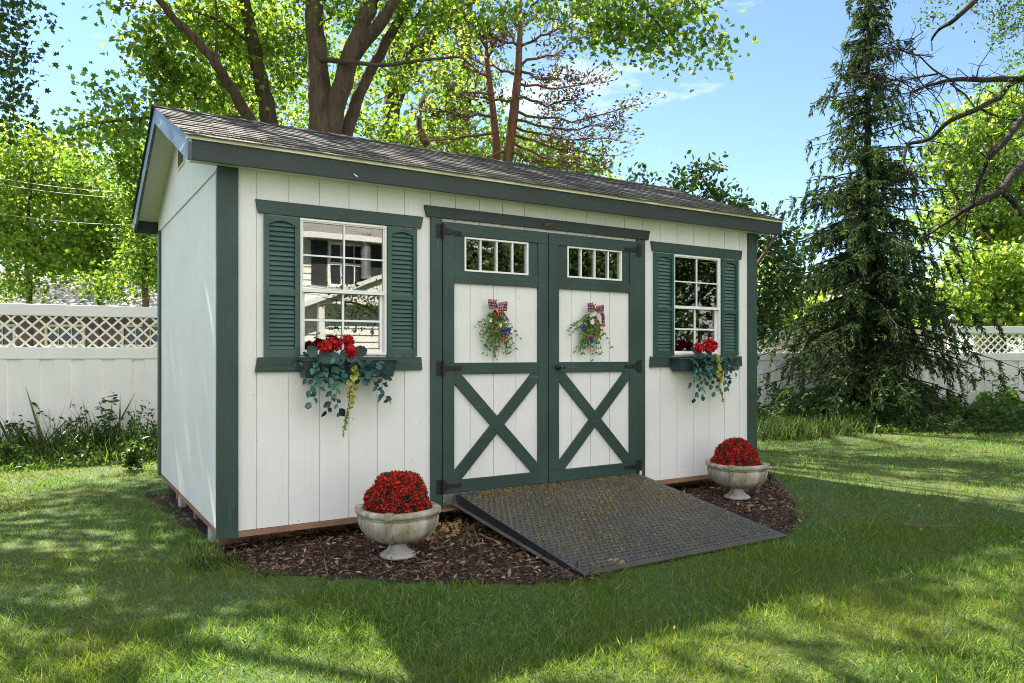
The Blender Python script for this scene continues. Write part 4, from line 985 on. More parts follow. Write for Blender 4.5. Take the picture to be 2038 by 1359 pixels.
# ================================================================== NEIGHBOUR HOUSES
M['brick'] = paint('brown_brick', (.20, .12, .08), .3, .85, '', .5, specks=False)
M['roofgrey'] = paint('grey_roof', (.26, .24, .23), .15, .9, '', .4, specks=False)
M['tan'] = paint('tan_siding', (.50, .40, .32), .1, .8, '', .2, specks=False)
M['wframe'] = plain('pale_window_frame', (.70, .62, .35), .5)
M['dglass'] = plain('dark_glass', (.03, .035, .04), .08, 0, .1, 3, 0)
def house(name, cx, cy, w, dep, hw, hr, rz, label, wall, roofm, wins, wf, ov=.4, wall_lines=False, shut=None):
    """gabled house, ridge along local x; local -y face carries the windows (x0,x1,z0,z1)"""
    t = thing(name, (cx, cy, GZ), label, 'house', None, rz)
    b = MB(); b.box(-w/2, w/2, 0, dep, 0, hw); b.prism_yz([(0, hw+.001), (dep, hw+.001), (dep/2, hr-.1)], -w/2, w/2)
    if wall_lines:
        z = .1
        while z < hw-.1:
            for r in cut_rects(-w/2, w/2, z, z+.16, [(a-.02, c+.02, e-.02, f+.02) for a, c, e, f in wins]):
                if r[1]-r[0] > .02: b.add([(r[0], -.035, r[2]), (r[1], -.035, r[2]), (r[1], -.004, r[3]), (r[0], -.004, r[3]), (r[0], 0, r[2]), (r[1], 0, r[2])], [(0, 1, 2, 3), (0, 4, 5, 1)])
            z += .165
    b.build('wall', wall, t, local=True)
    b = MB(); s = (hr-hw)/(dep/2); zz = lambda y: hw+s*y
    b.prism_yz([(-ov, zz(-ov)), (dep/2, hr), (dep/2, hr+.12), (-ov, zz(-ov)+.12)], -w/2-ov, w/2+ov)
    b.prism_yz([(dep+ov, zz(-ov)), (dep/2+.002, hr), (dep/2+.002, hr+.12), (dep+ov, zz(-ov)+.12)], -w/2-ov, w/2+ov)
    b.build('roof', roofm, t, local=True)
    b = MB(); b.box(-w/2-ov, w/2+ov, -ov-.10, -ov-.005, zz(-ov)-.03, zz(-ov)+.10); b.build('gutter', M['vinyl'], t, local=True)
    for a, c, e, f in wins:
        b = MB(); q = .07
        for r in ((a, c, e, e+q), (a, c, f-q, f), (a, a+q, e+q, f-q), (c-q, c, e+q, f-q), (a+q, c-q, (e+f)/2-.03, (e+f)/2+.03)): b.box(r[0], r[1], -.06, -.001, r[2], r[3])
        for i in (1, 2): X = a+(c-a)*i/3; b.box(X-.012, X+.012, -.045, -.02, e+q, f-q)
        wi = b.build('window', wf, t, local=True)
        b = MB(); b.box(a+q, c-q, -.019, -.002, e+q, f-q); b.build('pane', M['dglass'], wi, local=True)
        if shut:
            for x0, x1 in ((a-.42, a-.02), (c+.02, c+.42)): b = MB(); b.box(x0, x1, -.055, -.024, e, f); b.build('shutter', shut, t, local=True, bev=.01)
    return t
hc = at(120, 700, 21); house('neighbour_house', hc[0], hc[1], 15, 8, 2.55, 4.0, -TH+.04, 'low brown brick house with grey roof beyond the left fence', M['brick'], M['roofgrey'],
      [(-5.6, -4.4, .9, 2.1), (-2.3, -1.2, .9, 2.1), (-.4, .7, .9, 2.1), (1.7, 2.9, .9, 2.1), (4.4, 5.8, .9, 2.1)], M['wframe'], .5)
hc = at(1640, 700, 30); house('neighbour_house', hc[0], hc[1], 10, 8, 2.9, 4.6, -TH-.1, 'pale tan house glimpsed through the spruce beyond the back fence', M['tan'], M['roofgrey'],
      [(-3, -1.8, .9, 2.1), (.4, 1.6, .9, 2.1)], M['vinyl'], .4)
# the house behind the photographer, seen mirrored in the left window
M['clap'] = plain('white_clapboard', (.78, .76, .73), .6, 0, .04, 3, 0)
M['shutdark'] = plain('dark_house_shutter', (.03, .035, .035), .5)
HY = -13.2
t = house('white_house', 4.6, HY, 9.0, 9, 4.30, 6.6, PI, 'white clapboard house standing behind the photographer, mirrored in the left shed window', M['clap'], M['roofgrey'],
      [(-1.42, -.42, 2.95, 4.05), (-4.0, -3.0, 2.95, 4.05), (2.0, 3.0, 2.95, 4.05), (2.0, 3.0, .9, 2.1)], M['vinyl'], .45, True, M['shutdark'])
# (house local x runs the other way: rz = pi)
b = MB(); gxm, gz = -1.6, 3.25
b.prism_xz([(gxm-1.7, gz-.75), (gxm, gz-.12), (gxm+1.7, gz-.75)], -.50, -.005); b.build('porch_gable', M['clap'], t, local=True)
b = MB()
for s in (-1, 1): b.prism_xz([(gxm, gz-.1), (gxm, gz), (gxm+s*1.95, gz-.75), (gxm+s*1.95, gz-.88)][::s], -.62, -.023)
b.build('porch_roof', M['vinyl'], t, local=True)
for X in (gxm-1.5, gxm+1.5): b = MB(); b.box(X-.07, X+.07, -.5, -.36, 0, gz-.76); b.build('porch_post', M['vinyl'], t, local=True)
b = MB(); b.lathe([(.13, gz-.1), (.13, gz+.35), (.135, gz+.36), (.13, gz+.37), (.13, 4.25)], (-1.28, -.34, 0), 18); b.build('vent_pipe', plain('galvanised_pipe', (.35, .36, .37), .4, .7), t, local=True)

# ================================================================== TREES
NCH = 0
def tree(name, base, label, limbs, blobs, lm, size, per, spread, shape='diamond', barkm='bark', group=None, gap=False, up=.7, twig=.012, cat='tree', tipbias=None, flat=.7, trunkname='trunk', thin=1.0):
    """limbs: list of (points, radii); blobs: (centre, radii, clumps). Every clump of leaves hangs on a twig that joins the nearest wood."""
    t = thing(name, (base[0], base[1], GZ), label, cat, group)
    b = MB(); nodes = []
    for pts, rad in limbs:
        pts = [np.array(p, float) for p in pts]; fp, fr = [], []
        for i in range(len(pts)-1):
            for k in range(4):
                f = k/4; fp.append(pts[i]*(1-f)+pts[i+1]*f); fr.append(rad[i]*(1-f)+rad[i+1]*f)
        fp.append(pts[-1]); fr.append(rad[-1])
        for i in range(1, len(fp)-1): fp[i] = (fp[i-1]+2*fp[i]+fp[i+1])/4+rng.normal(size=3)*fr[i]*.12
        b.tube(fp, fr, 10 if rad[0] > .08 else 6); nodes += fp[len(fp)//5:]
    C = []
    for c, r, n in blobs:
        n = max(1, round(n*thin)); d = norm(rng.normal(size=(n, 3))); rr = rng.random(n)**.45; C.append(np.array(c)+d*rr[:, None]*np.array(r))
    if C:
        C = np.concatenate(C); Nd = np.array(nodes) if nodes else C[:1].copy()
        dist = np.array([np.min(((Nd-c)**2).sum(1)) for c in C]); C = C[np.argsort(dist)]
        nd = list(Nd)
        arr = np.array(nd)
        for c in C:
            dd = ((arr-c)**2).sum(1)+np.maximum(0, arr[:, 2]-c[2])**2*2; j = np.argmin(dd); a = arr[j]
            L = math.sqrt(((a-c)**2).sum())
            if L > .12:
                m1 = a*.6+c*.4+np.array([0, 0, .06*L])+rng.normal(size=3)*.05*L; m2 = a*.25+c*.75+np.array([0, 0, .05*L])+rng.normal(size=3)*.04*L
                r0 = twig*min(2.2, .5+L*.6); b.tube([a, m1, m2, c], [r0, r0*.7, r0*.45, r0*.25], 4, cap=False); arr = np.vstack([arr, m1, m2])
        n = len(C)*per
        P = np.repeat(C, per, 0)+rng.normal(size=(n, 3))*spread*rng.uniform(.6, 1.25, len(C)).repeat(per)[:, None]*np.array([1, 1, flat])
        if gap: P = P[~gapf(P)]
        scatter('crown', P, rng.uniform(.6, 1.15, len(P))*size, M[lm], t, shape, up=up, tipbias=tipbias)
        global NCH; NCH += len(P)
    if b.v: b.build(trunkname, M[barkm], t, smooth=True)
    return t
ROOFGAPS = [(np.array([.15, .55, 2.67]), .30), (np.array([.7, .8, 2.78]), .25), (np.array([1.35, .25, 2.55]), .22), (np.array([2.0, .5, 2.65]), .22), (np.array([2.9, .9, 2.8]), .2), (np.array([3.7, .4, 2.6]), .22), (np.array([-.2, 1.0, 2.85]), .15)]
def gapf(P):
    r = in_gap(P)
    for c, q in ROOFGAPS:
        v = P-c; s = v@SV; dd = np.linalg.norm(v-s[:, None]*SV, axis=1); r |= (dd < q*(1+.3*rng.normal(size=len(P)))) & (s > 0)
    return r
def pb(px, py, d, rx, ry, n, rd=None):      # crown lobe seen at a pixel, at distance d, radii in pixels
    k = d/F; return (at(px, py, d), np.array([rx*k, (rd if rd else (rx+ry)/2*k*1.1), ry*k]), n)
A = at
gr = lambda px, d: np.array([*at(px, 700, d)[:2], GZ])
# --- big maple behind the shed
tree('maple_tree', gr(652, 9.2), 'large multi-stemmed maple rising right behind the shed roof',
  [([gr(652, 9.2), A(650, 420, 9.2), A(640, 250, 9.2), A(630, 130, 9.2), A(622, 0, 9.2), A(610, -200, 9.4), A(580, -420, 9.8)], [.28, .22, .17, .125, .11, .09, .05]),
   ([A(652, 330, 9.2), A(665, 215, 9.1), A(700, 115, 9.0), A(735, 20, 9.0), A(800, -130, 9.2), A(900, -330, 9.5)], [.11, .12, .11, .095, .08, .05]),
   ([A(672, 330, 9.6), A(690, 262, 9.6), A(718, 180, 9.6), A(765, 85, 9.6), A(820, 0, 9.6), A(900, -120, 10)], [.09, .085, .075, .065, .055, .035]),
   ([A(705, 110, 9.1), A(765, 35, 8.8), A(800, -30, 8.7), A(860, -160, 8.6)], [.09, .075, .06, .04]),
   ([A(640, 118, 9.1), A(700, 122, 8.8), A(760, 131, 8.6), A(850, 119, 8.4), A(920, 112, 8.3), A(960, 150, 8.2)], [.035, .027, .022, .018, .013, .007]),
   ([A(800, -130, 9.2), A(960, -190, 9), A(1150, -120, 8.6), A(1260, -10, 8.4), A(1320, 60, 8.3), A(1345, 105, 8.3)], [.08, .06, .04, .025, .014, .006]),
   ([A(1200, -70, 8.5), A(1300, -60, 8.5), A(1380, 0, 8.5), A(1420, 60, 8.5)], [.03, .02, .012, .006])],
  [pb(700, 10, 9.2, 140, 50, 26), pb(850, 30, 9.5, 90, 60, 26), pb(900, 130, 10.5, 60, 60, 12), pb(790, 150, 10.5, 80, 70, 24), pb(600, 110, 10.5, 70, 80, 20), pb(740, 240, 11, 80, 40, 18), pb(980, 20, 9.2, 90, 35, 14),
   pb(1150, 0, 8.5, 90, 30, 12), pb(1230, 25, 8.4, 60, 40, 20), pb(1310, 50, 8.4, 60, 45, 22), pb(1370, 10, 8.4, 50, 30, 10), pb(1415, 92, 8.4, 22, 22, 5), pb(1250, 90, 8.4, 40, 25, 5), pb(1190, 70, 8.5, 30, 18, 3), pb(1360, 100, 8.3, 30, 12, 3),
   pb(660, -120, 9.5, 260, 110, 80, 2.2), pb(950, -170, 9.5, 260, 110, 60, 2.0), pb(500, -250, 9.0, 200, 120, 50, 2), pb(700, -350, 8, 300, 90, 60, 2.2)],
  'maple', .066, 40, .19, 'maple', group='trees around the shed', gap=True, thin=.88)
# --- second maple, left
tree('maple_tree', gr(560, 10.5), 'slender leaning maple with bright leaves left of the big maple',
  [([gr(562, 10.5), A(552, 420, 10.5), A(538, 245, 10.4), A(518, 160, 10.3), A(505, 90, 10.2), A(488, 0, 10.1), A(450, -150, 10)], [.16, .14, .12, .10, .09, .07, .04]),
   ([A(546, 330, 10.0), A(492, 235, 9.6), A(455, 165, 9.3), A(430, 125, 9.1), A(385, 75, 9.0), A(345, 35, 8.9), A(312, -5, 8.8), A(250, -90, 8.6)], [.09, .075, .065, .058, .05, .045, .04, .025]),
   ([A(430, 125, 9.1), A(432, 60, 9.1), A(428, -20, 9.1)], [.02, .015, .01]), ([A(505, 90, 10.2), A(440, 40, 9.8), A(380, 20, 9.5)], [.03, .022, .012]),
   ([A(505, 240, 9.8), A(380, 228, 9.6), A(270, 236, 9.5), A(190, 245, 9.5), A(140, 262, 9.5)], [.04, .028, .02, .014, .006])],
  [pb(330, 60, 9.4, 55, 50, 20), pb(320, 130, 9.6, 50, 55, 26), pb(400, 60, 10, 80, 70, 40), pb(400, 180, 10, 70, 55, 36), pb(480, 80, 10.5, 90, 80, 46), pb(470, 200, 10.5, 60, 45, 26), pb(560, 170, 11, 60, 60, 26), pb(300, 205, 9.6, 40, 24, 9),
   pb(540, 30, 10.8, 70, 50, 22), pb(235, 205, 9.6, 35, 20, 5), pb(170, 160, 9.6, 22, 14, 2), pb(200, 250, 9.6, 50, 22, 9), pb(270, 260, 9.6, 40, 28, 8), pb(140, 270, 9.6, 30, 22, 5), pb(250, 10, 9, 14, 10, 1), pb(225, 25, 9, 14, 8, 1),
   pb(380, -90, 9.5, 220, 70, 50, 1.8), pb(150, -160, 8.5, 160, 70, 24, 1.5), pb(330, -260, 8.5, 250, 90, 50, 1.8)],
  'maple2', .078, 34, .18, 'maple', group='trees around the shed', gap=True, thin=.72)
# --- dying pine right of centre
def conifer(name, base, label, trunk, radii, branches, lm, barkm, tuft, nt, sp, grp):
    t = thing(name, (base[0], base[1], GZ), label, 'tree', grp); b = MB(); P, T = [], []
    for tr, rd in zip(trunk, radii): b.tube(tr, rd, 8)
    for pts, r in branches:
        pts = [np.array(p, float) for p in pts]; fp = []
        for i in range(len(pts)-1):
            for k in range(4): fp.append(pts[i]*(1-k/4)+pts[i+1]*k/4+rng.normal(size=3)*.02)
        fp.append(pts[-1]); n = len(fp); b.tube(fp, [r*(1-.85*i/n) for i in range(n)], 5)
        L = sum(np.linalg.norm(fp[i+1]-fp[i]) for i in range(n-1))
        for i in range(max(1, n//4), n):
            for s in range(3):
                d = norm(fp[i]-fp[i-1]); side = norm(np.cross(d, [0, 0, 1])+rng.normal(size=3)*.25)*random.choice((-1, 1)); l = L*random.uniform(.12, .34)*(1.15-.5*i/n)
                e = fp[i]+(d*.7+side*.8+np.array([0, 0, random.uniform(-.1, .3)]))*l; m = (fp[i]+e)/2+rng.normal(size=3)*.03
                b.tube([fp[i], m, e], [r*.25, r*.18, .003], 4, cap=False)
                for q in range(nt):
                    f = random.uniform(.45, 1.08); c = (fp[i]*(1-f)+e*f)+rng.normal(size=3)*sp; P.append(c); T.append(d*.6+side*.6+rng.normal(size=3)*.7+np.array([0, 0, .3]))
    scatter('needles', np.array(P), rng.uniform(.6, 1.2, len(P))*tuft, M[lm], t, 'tuft', tip=np.array(T), aspect=.9)
    b.build('trunk', M[barkm], t, smooth=True); return t
dpn = 13.0
br = []
def pbr(p0, p1, r=.03, sag=0, dd=0): m = ((p0[0]+p1[0])/2, (p0[1]+p1[1])/2+sag); br.append(([A(*p0, dpn), A(*m, dpn+dd*.5), A(*p1, dpn+dd)], r))
for p0, p1, s, dd in (((1033, 60), (1100, -10), 8, .6), ((1033, 90), (985, 30), 5, .5), ((1032, 95), (1150, 20), 10, -.5), ((1030, 90), (960, 60), 6, -.6), ((1030, 130), (1180, 60), 12, .5), ((1030, 140), (1130, 150), 14, -1), ((1028, 150), (900, 90), 10, .8),
                      ((1027, 165), (1190, 160), 14, .8), ((1026, 190), (1150, 190), 20, -1), ((1025, 200), (900, 180), 8, -.8), ((1022, 220), (1255, 212), 26, .5), ((1020, 235), (1225, 250), 20, -.8), ((1018, 250), (1215, 275), 14, 1), ((1016, 265), (1200, 310), 8, -.6),
                      ((1015, 285), (1190, 335), 8, .6), ((1014, 300), (1130, 345), 5, -1), ((985, 190), (860, 160), 6, .8), ((985, 230), (850, 215), 8, -.6), ((985, 265), (830, 280), 6, .6), ((1010, 300), (880, 330), 6, -.8), ((975, 150), (890, 120), 5, .4), ((970, 110), (1010, 40), 5, .4), ((970, 100), (930, 40), 5, -.5)):
    pbr(p0, p1, .028, s, dd)
conifer('pine_tree', gr(1008, dpn), 'thin dying pine with sparse brown needles behind the roof ridge',
   [[gr(1006, dpn), A(1008, 330, dpn), A(1022, 230, dpn), A(1031, 150, dpn), A(1035, 60, dpn), A(1036, -60, dpn)], [gr(988, dpn+.3), A(988, 290, dpn+.3), A(980, 210, dpn+.3), A(969, 120, dpn+.3), A(966, 60, dpn+.3)]],
   [[.14, .10, .085, .07, .05, .02], [.10, .075, .06, .045, .02]], br, 'pine', 'bark_pine', .095, 14, .055, 'trees around the shed')
# --- young bright maples between and behind
tree('maple_tree', gr(900, 17), 'bright young maple behind the dying pine', [([gr(900, 17), A(900, 350, 17), A(895, 220, 17), A(880, 120, 17)], [.2, .16, .1, .04]), ([A(850, 290, 15), A(832, 250, 15), A(838, 200, 15), A(868, 145, 15)], [.07, .06, .045, .02])],
  [pb(850, 270, 16, 90, 45, 34), pb(950, 300, 17, 80, 45, 34), pb(1060, 320, 17, 90, 35, 40), pb(1160, 325, 17, 60, 28, 20), pb(780, 290, 16, 60, 30, 18), pb(900, 180, 17, 80, 60, 26), pb(830, 100, 17, 70, 60, 20), pb(960, 110, 17, 45, 60, 9), pb(1000, 250, 17, 70, 40, 16)],
  'maple2', .10, 32, .25, 'maple', group='trees beyond the fence')
tree('maple_tree', gr(500, 18), 'leafy maple filling the gaps behind the two leaning trunks', [([gr(480, 18), A(480, 300, 18), A(470, 100, 18), A(470, -50, 18)], [.25, .2, .12, .05])],
  [pb(420, 120, 17, 110, 90, 46), pb(540, 200, 17, 110, 60, 40), pb(560, 70, 18, 120, 90, 44), pb(680, 180, 18, 90, 80, 34), pb(440, 260, 17, 90, 40, 26), pb(360, 240, 17, 60, 45, 18)],
  'maple2', .105, 28, .28, 'maple', group='trees beyond the fence')
# --- left background trees
for k, (px, d, lab, bl, mt) in enumerate([
   (60, 14, 'bright green maple beyond the fence at the far left edge', [pb(30, 320, 14, 90, 60, 50), pb(20, 430, 14, 90, 70, 60), pb(70, 505, 14, 90, 42, 50), pb(30, 565, 14, 70, 20, 12), pb(-60, 380, 14, 80, 120, 40)], 'maple2'),
   (200, 15, 'bushy yellow-green maple above the fence beside the shed', [pb(150, 380, 15, 80, 60, 54), pb(210, 450, 15, 90, 70, 70), pb(170, 520, 15, 100, 36, 50), pb(290, 500, 15, 70, 70, 44), pb(110, 300, 15, 70, 30, 18)], 'maple2'),
   (290, 12, 'nearer maple whose leaves overlap the shed gable', [pb(270, 330, 12, 55, 45, 34), pb(300, 420, 12, 55, 60, 38), pb(290, 525, 12, 50, 44, 34), pb(200, 575, 12, 60, 14, 10), pb(230, 270, 12, 50, 25, 13), pb(330, 350, 12, 40, 70, 20), pb(160, 330, 12, 40, 20, 9)], 'maple'),
   (20, 24, 'taller hazy green tree standing behind the left neighbours', [pb(-20, 400, 24, 130, 110, 60), pb(150, 430, 24, 150, 90, 80), pb(280, 400, 24, 110, 90, 54)], 'maple2')]):
    tree('maple_tree', gr(px, d), lab, [([gr(px, d), A(px, 600, d), A(px-5, 450, d), A(px+5, 320, d)], [.055, .05, .035, .02])], bl, mt, .0058*d, 46, .017*d, 'maple' if d < 16 else 'diamond', group='trees beyond the fence')
# --- branch hanging at the top left
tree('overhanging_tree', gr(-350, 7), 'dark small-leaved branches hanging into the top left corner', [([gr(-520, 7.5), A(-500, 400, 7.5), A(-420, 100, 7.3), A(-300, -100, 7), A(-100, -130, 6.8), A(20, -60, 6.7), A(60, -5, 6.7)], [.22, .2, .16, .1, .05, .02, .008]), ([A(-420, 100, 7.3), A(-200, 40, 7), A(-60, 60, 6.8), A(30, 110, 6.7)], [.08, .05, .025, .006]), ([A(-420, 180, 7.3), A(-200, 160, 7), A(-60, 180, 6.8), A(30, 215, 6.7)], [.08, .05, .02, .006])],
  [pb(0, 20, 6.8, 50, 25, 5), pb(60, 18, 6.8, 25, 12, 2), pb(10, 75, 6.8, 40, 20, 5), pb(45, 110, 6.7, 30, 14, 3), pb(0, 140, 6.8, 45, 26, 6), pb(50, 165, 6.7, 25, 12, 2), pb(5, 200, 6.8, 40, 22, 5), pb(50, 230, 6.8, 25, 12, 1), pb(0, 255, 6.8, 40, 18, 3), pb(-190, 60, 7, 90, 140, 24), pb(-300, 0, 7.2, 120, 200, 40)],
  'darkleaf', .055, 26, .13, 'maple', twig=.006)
# --- small tree and shrubs right of the shed
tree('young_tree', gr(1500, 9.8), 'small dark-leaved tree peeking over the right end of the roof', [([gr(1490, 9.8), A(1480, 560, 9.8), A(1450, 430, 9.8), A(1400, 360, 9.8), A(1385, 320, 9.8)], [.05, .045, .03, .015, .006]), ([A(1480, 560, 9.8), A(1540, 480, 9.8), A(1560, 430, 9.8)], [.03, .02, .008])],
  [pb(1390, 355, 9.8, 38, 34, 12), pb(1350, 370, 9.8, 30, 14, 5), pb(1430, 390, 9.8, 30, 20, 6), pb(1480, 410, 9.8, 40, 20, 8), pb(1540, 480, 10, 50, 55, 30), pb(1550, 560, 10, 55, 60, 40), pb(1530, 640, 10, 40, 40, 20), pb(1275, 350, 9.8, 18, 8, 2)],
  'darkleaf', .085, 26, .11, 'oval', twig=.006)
# --- right: bright trees behind the fence
tree('maple_tree', gr(1960, 20), 'sunlit yellow-green tree filling the right edge behind the fence', [([gr(1965, 20), A(1962, 500, 20), A(1955, 350, 20), A(1970, 220, 20)], [.3, .25, .15, .06]), ([A(1962, 480, 20), A(1900, 380, 20), A(1880, 320, 20)], [.15, .1, .05]), ([A(1962, 480, 20), A(2040, 380, 20), A(2080, 250, 20)], [.15, .1, .05])],
  [pb(1930, 260, 20, 70, 50, 32), pb(2010, 220, 20, 60, 55, 34), pb(1900, 330, 20, 60, 50, 30), pb(1990, 330, 20, 80, 70, 50), pb(1900, 430, 20, 80, 45, 34), pb(2010, 450, 20, 80, 60, 46), pb(2120, 330, 20, 90, 150, 60)],
  'maple2', .135, 42, .33, 'maple', group='trees beyond the fence')
tree('maple_tree', gr(1980, 17), 'dense low green tree just behind the right fence post', [([gr(1985, 17), A(1985, 600, 17), A(1980, 500, 17)], [.2, .15, .06])],
  [pb(1960, 540, 17, 90, 50, 50), pb(2040, 560, 17, 80, 70, 50), pb(1900, 610, 17, 80, 40, 40), pb(2000, 640, 17, 110, 40, 50), pb(2150, 560, 17, 80, 80, 40)],
  'maple2', .12, 40, .28, 'maple', group='trees beyond the fence')
tree('maple_tree', gr(1600, 26), 'distant leafy tree seen between the shed and the spruce', [([gr(1590, 26), A(1590, 600, 26), A(1590, 540, 26)], [.2, .15, .06])],
  [pb(1580, 600, 26, 100, 60, 50), pb(1760, 640, 26, 110, 40, 40), pb(1480, 560, 26, 90, 60, 30)], 'maple2', .24, 22, .40, 'diamond', group='trees beyond the fence')
# --- bare-limbed tree reaching in from the right
d9 = 9.4
def LB(pts, r0, r1): n = len(pts); return ([A(x, y, d9+.25*math.sin(i*1.3)) for i, (x, y) in enumerate(pts)], [r0+(r1-r0)*i/(n-1) for i in range(n)])
limbs = [([gr(2330, d9), A(2320, 500, d9), A(2280, 300, d9), A(2240, 130, d9), A(2230, -100, d9)], [.26, .22, .18, .14, .08]),
 LB([(2260, 190), (2150, 160), (2038, 155), (1943, 158), (1891, 158), (1840, 173), (1811, 184)], .055, .010), LB([(1891, 158), (1858, 140), (1829, 110), (1796, 101), (1763, 101)], .014, .004), LB([(1866, 147), (1818, 155), (1792, 162), (1744, 151), (1708, 151)], .014, .004),
 LB([(2038, 155), (2010, 165), (1987, 195), (1943, 217), (1891, 239), (1847, 280), (1805, 285), (1798, 316), (1805, 342), (1825, 386)], .045, .010), LB([(1891, 166), (1921, 188), (1943, 217)], .012, .010),
 LB([(2200, 200), (2100, 210), (2038, 228), (2002, 280), (1965, 316), (1947, 368), (1925, 423), (1917, 471)], .055, .008), LB([(1948, 216), (1985, 232), (2030, 240)], .016, .016),
 LB([(2280, 300), (2120, 290), (2038, 320), (1995, 379), (1936, 408), (1903, 430), (1847, 467)], .09, .010), LB([(1995, 379), (2020, 408), (2030, 428)], .05, .03), LB([(1936, 408), (1880, 470), (1850, 500)], .012, .004),
 LB([(2240, 20), (2100, -60), (1990, -60), (1943, 0), (1899, 40), (1866, 59), (1853, 81), (1855, 101)], .06, .006), LB([(2100, -60), (2040, -10), (2010, 20)], .03, .01), LB([(1840, 173), (1822, 195), (1795, 212)], .008, .003), LB([(1880, 166), (1868, 190), (1856, 208)], .009, .003), LB([(1805, 285), (1780, 265), (1770, 240)], .008, .003)]
for k in range(130):     # side twigs
    pts, rd = limbs[random.choice([1, 4, 6, 8, 2, 3])]; i = random.randrange(2, len(pts)); p = pts[i]; q = p
    L = [p]; d = norm(rng.normal(size=3)*[1, .6, .7])
    for s in range(4): q = q+d*random.uniform(.07, .2); d = norm(d+rng.normal(size=3)*.5); L.append(q)
    limbs.append((L, [.008, .006, .005, .003, .002]))
    for s in range(2):      # finer twiglets
        e = L[1+s]+norm(rng.normal(size=3))*random.uniform(.08, .2); limbs.append(([L[1+s], (L[1+s]+e)/2+rng.normal(size=3)*.02, e], [.004, .003, .0015]))
tree('locust_tree', gr(2330, d9), 'tree with dark crooked bare limbs reaching in from the right edge', limbs,
  [pb(2020, 20, d9, 60, 35, 12), pb(1930, 8, d9, 60, 14, 4), pb(1852, 38, d9, 18, 12, 2), pb(2000, 65, d9, 50, 18, 5), pb(2030, 110, d9, 30, 20, 4), pb(1960, 235, d9, 60, 30, 3), pb(1900, 320, d9, 60, 60, 4), pb(1960, 410, d9, 60, 40, 4), pb(1880, 300, d9, 50, 20, 3), pb(2160, 0, d9, 120, 120, 30), pb(2000, 30, d9, 60, 40, 14), pb(1900, 20, d9, 60, 20, 4), pb(1985, 200, d9, 60, 50, 8), pb(1900, 300, d9, 70, 60, 8), pb(1950, 380, d9, 80, 60, 10), pb(2010, 300, d9, 40, 70, 8)],
  'weed', .05, 22, .10, 'oval', 'bark_dark', twig=.005)
# --- spruce
sd = 13.9; sb = gr(1727, sd); t = thing('spruce_tree', sb, 'tall dark spruce with drooping boughs in front of the right fence', 'tree'); b = MB(); P, T, S = [], [], []
HT = 8.35; b.tube([sb+[0, 0, z] for z in (0, 1, 3, 5, 7, HT)], [.13, .11, .085, .06, .035, .01], 8)
z = .55
while z < HT-.15:
    f = z/HT; nb = 8 if z < 5 else 5; rad = (1.95*(1-f)**.95+.25)*(.86 if z > 4.6 else 1)
    if 5.0 < z < 5.6: rad *= 1.35
    rad *= random.uniform(.65, 1.3)
    for k in range(nb):
        a = random.uniform(0, 2*PI); L = rad*random.uniform(.55, 1.2); d = np.array([math.cos(a), math.sin(a), 0])
        if z > 4.5 and random.random() < .12: L *= 1.4
        pts = []
        for i in range(8):
            s = i/7; zz = z+L*(.12*s-.62*s*s+.30*s**3)*(1.25 if z < 4 else .35); pts.append(sb+d*L*s+np.array([0, 0, zz])+rng.normal(size=3)*.015)
        b.tube(pts, [.022*(1-f*.5)*(1-.85*i/7)+.003 for i in range(8)], 5)
        for i in range(0, 8):
            for sdx in (-1, 1, 0, 0):
                e0 = pts[i]; side = np.cross(d, [0, 0, 1])*sdx; l = (random.uniform(.16, .42) if sdx == 0 else random.uniform(.2, .5)*(1.15-i/8))*(1.1-.55*f)
                dv = norm(side*1.0+d*.55+np.array([0, 0, -1.3 if sdx == 0 else -.35])+rng.normal(size=3)*.15); e1 = e0+dv*l
                if random.random() < (.14 if z < 3.5 else .34+.07*(z-3.5)): continue
                nn = int(l*72)+3
                for q in range(nn):
                    u = q/nn; c = e0+(e1-e0)*u+np.array([0, 0, -.12*u*u*l]); w = norm(rng.normal(size=3)); P.append(c); T.append(dv*1.1+w*.75); S.append(random.uniform(.055, .11))
                if l > .25: b.tube([e0, e1], [.006, .002], 3, cap=False)
    z += random.uniform(.13, .21)*(1.25 if z > 4.5 else 1)
S = np.array(S); scatter('needles', np.array(P), S, M['spruce'], t, 'tuft', tip=np.array(T), aspect=.75); print('spruce', len(P))
b.build('trunk', M['bark_dark'], t, smooth=True)
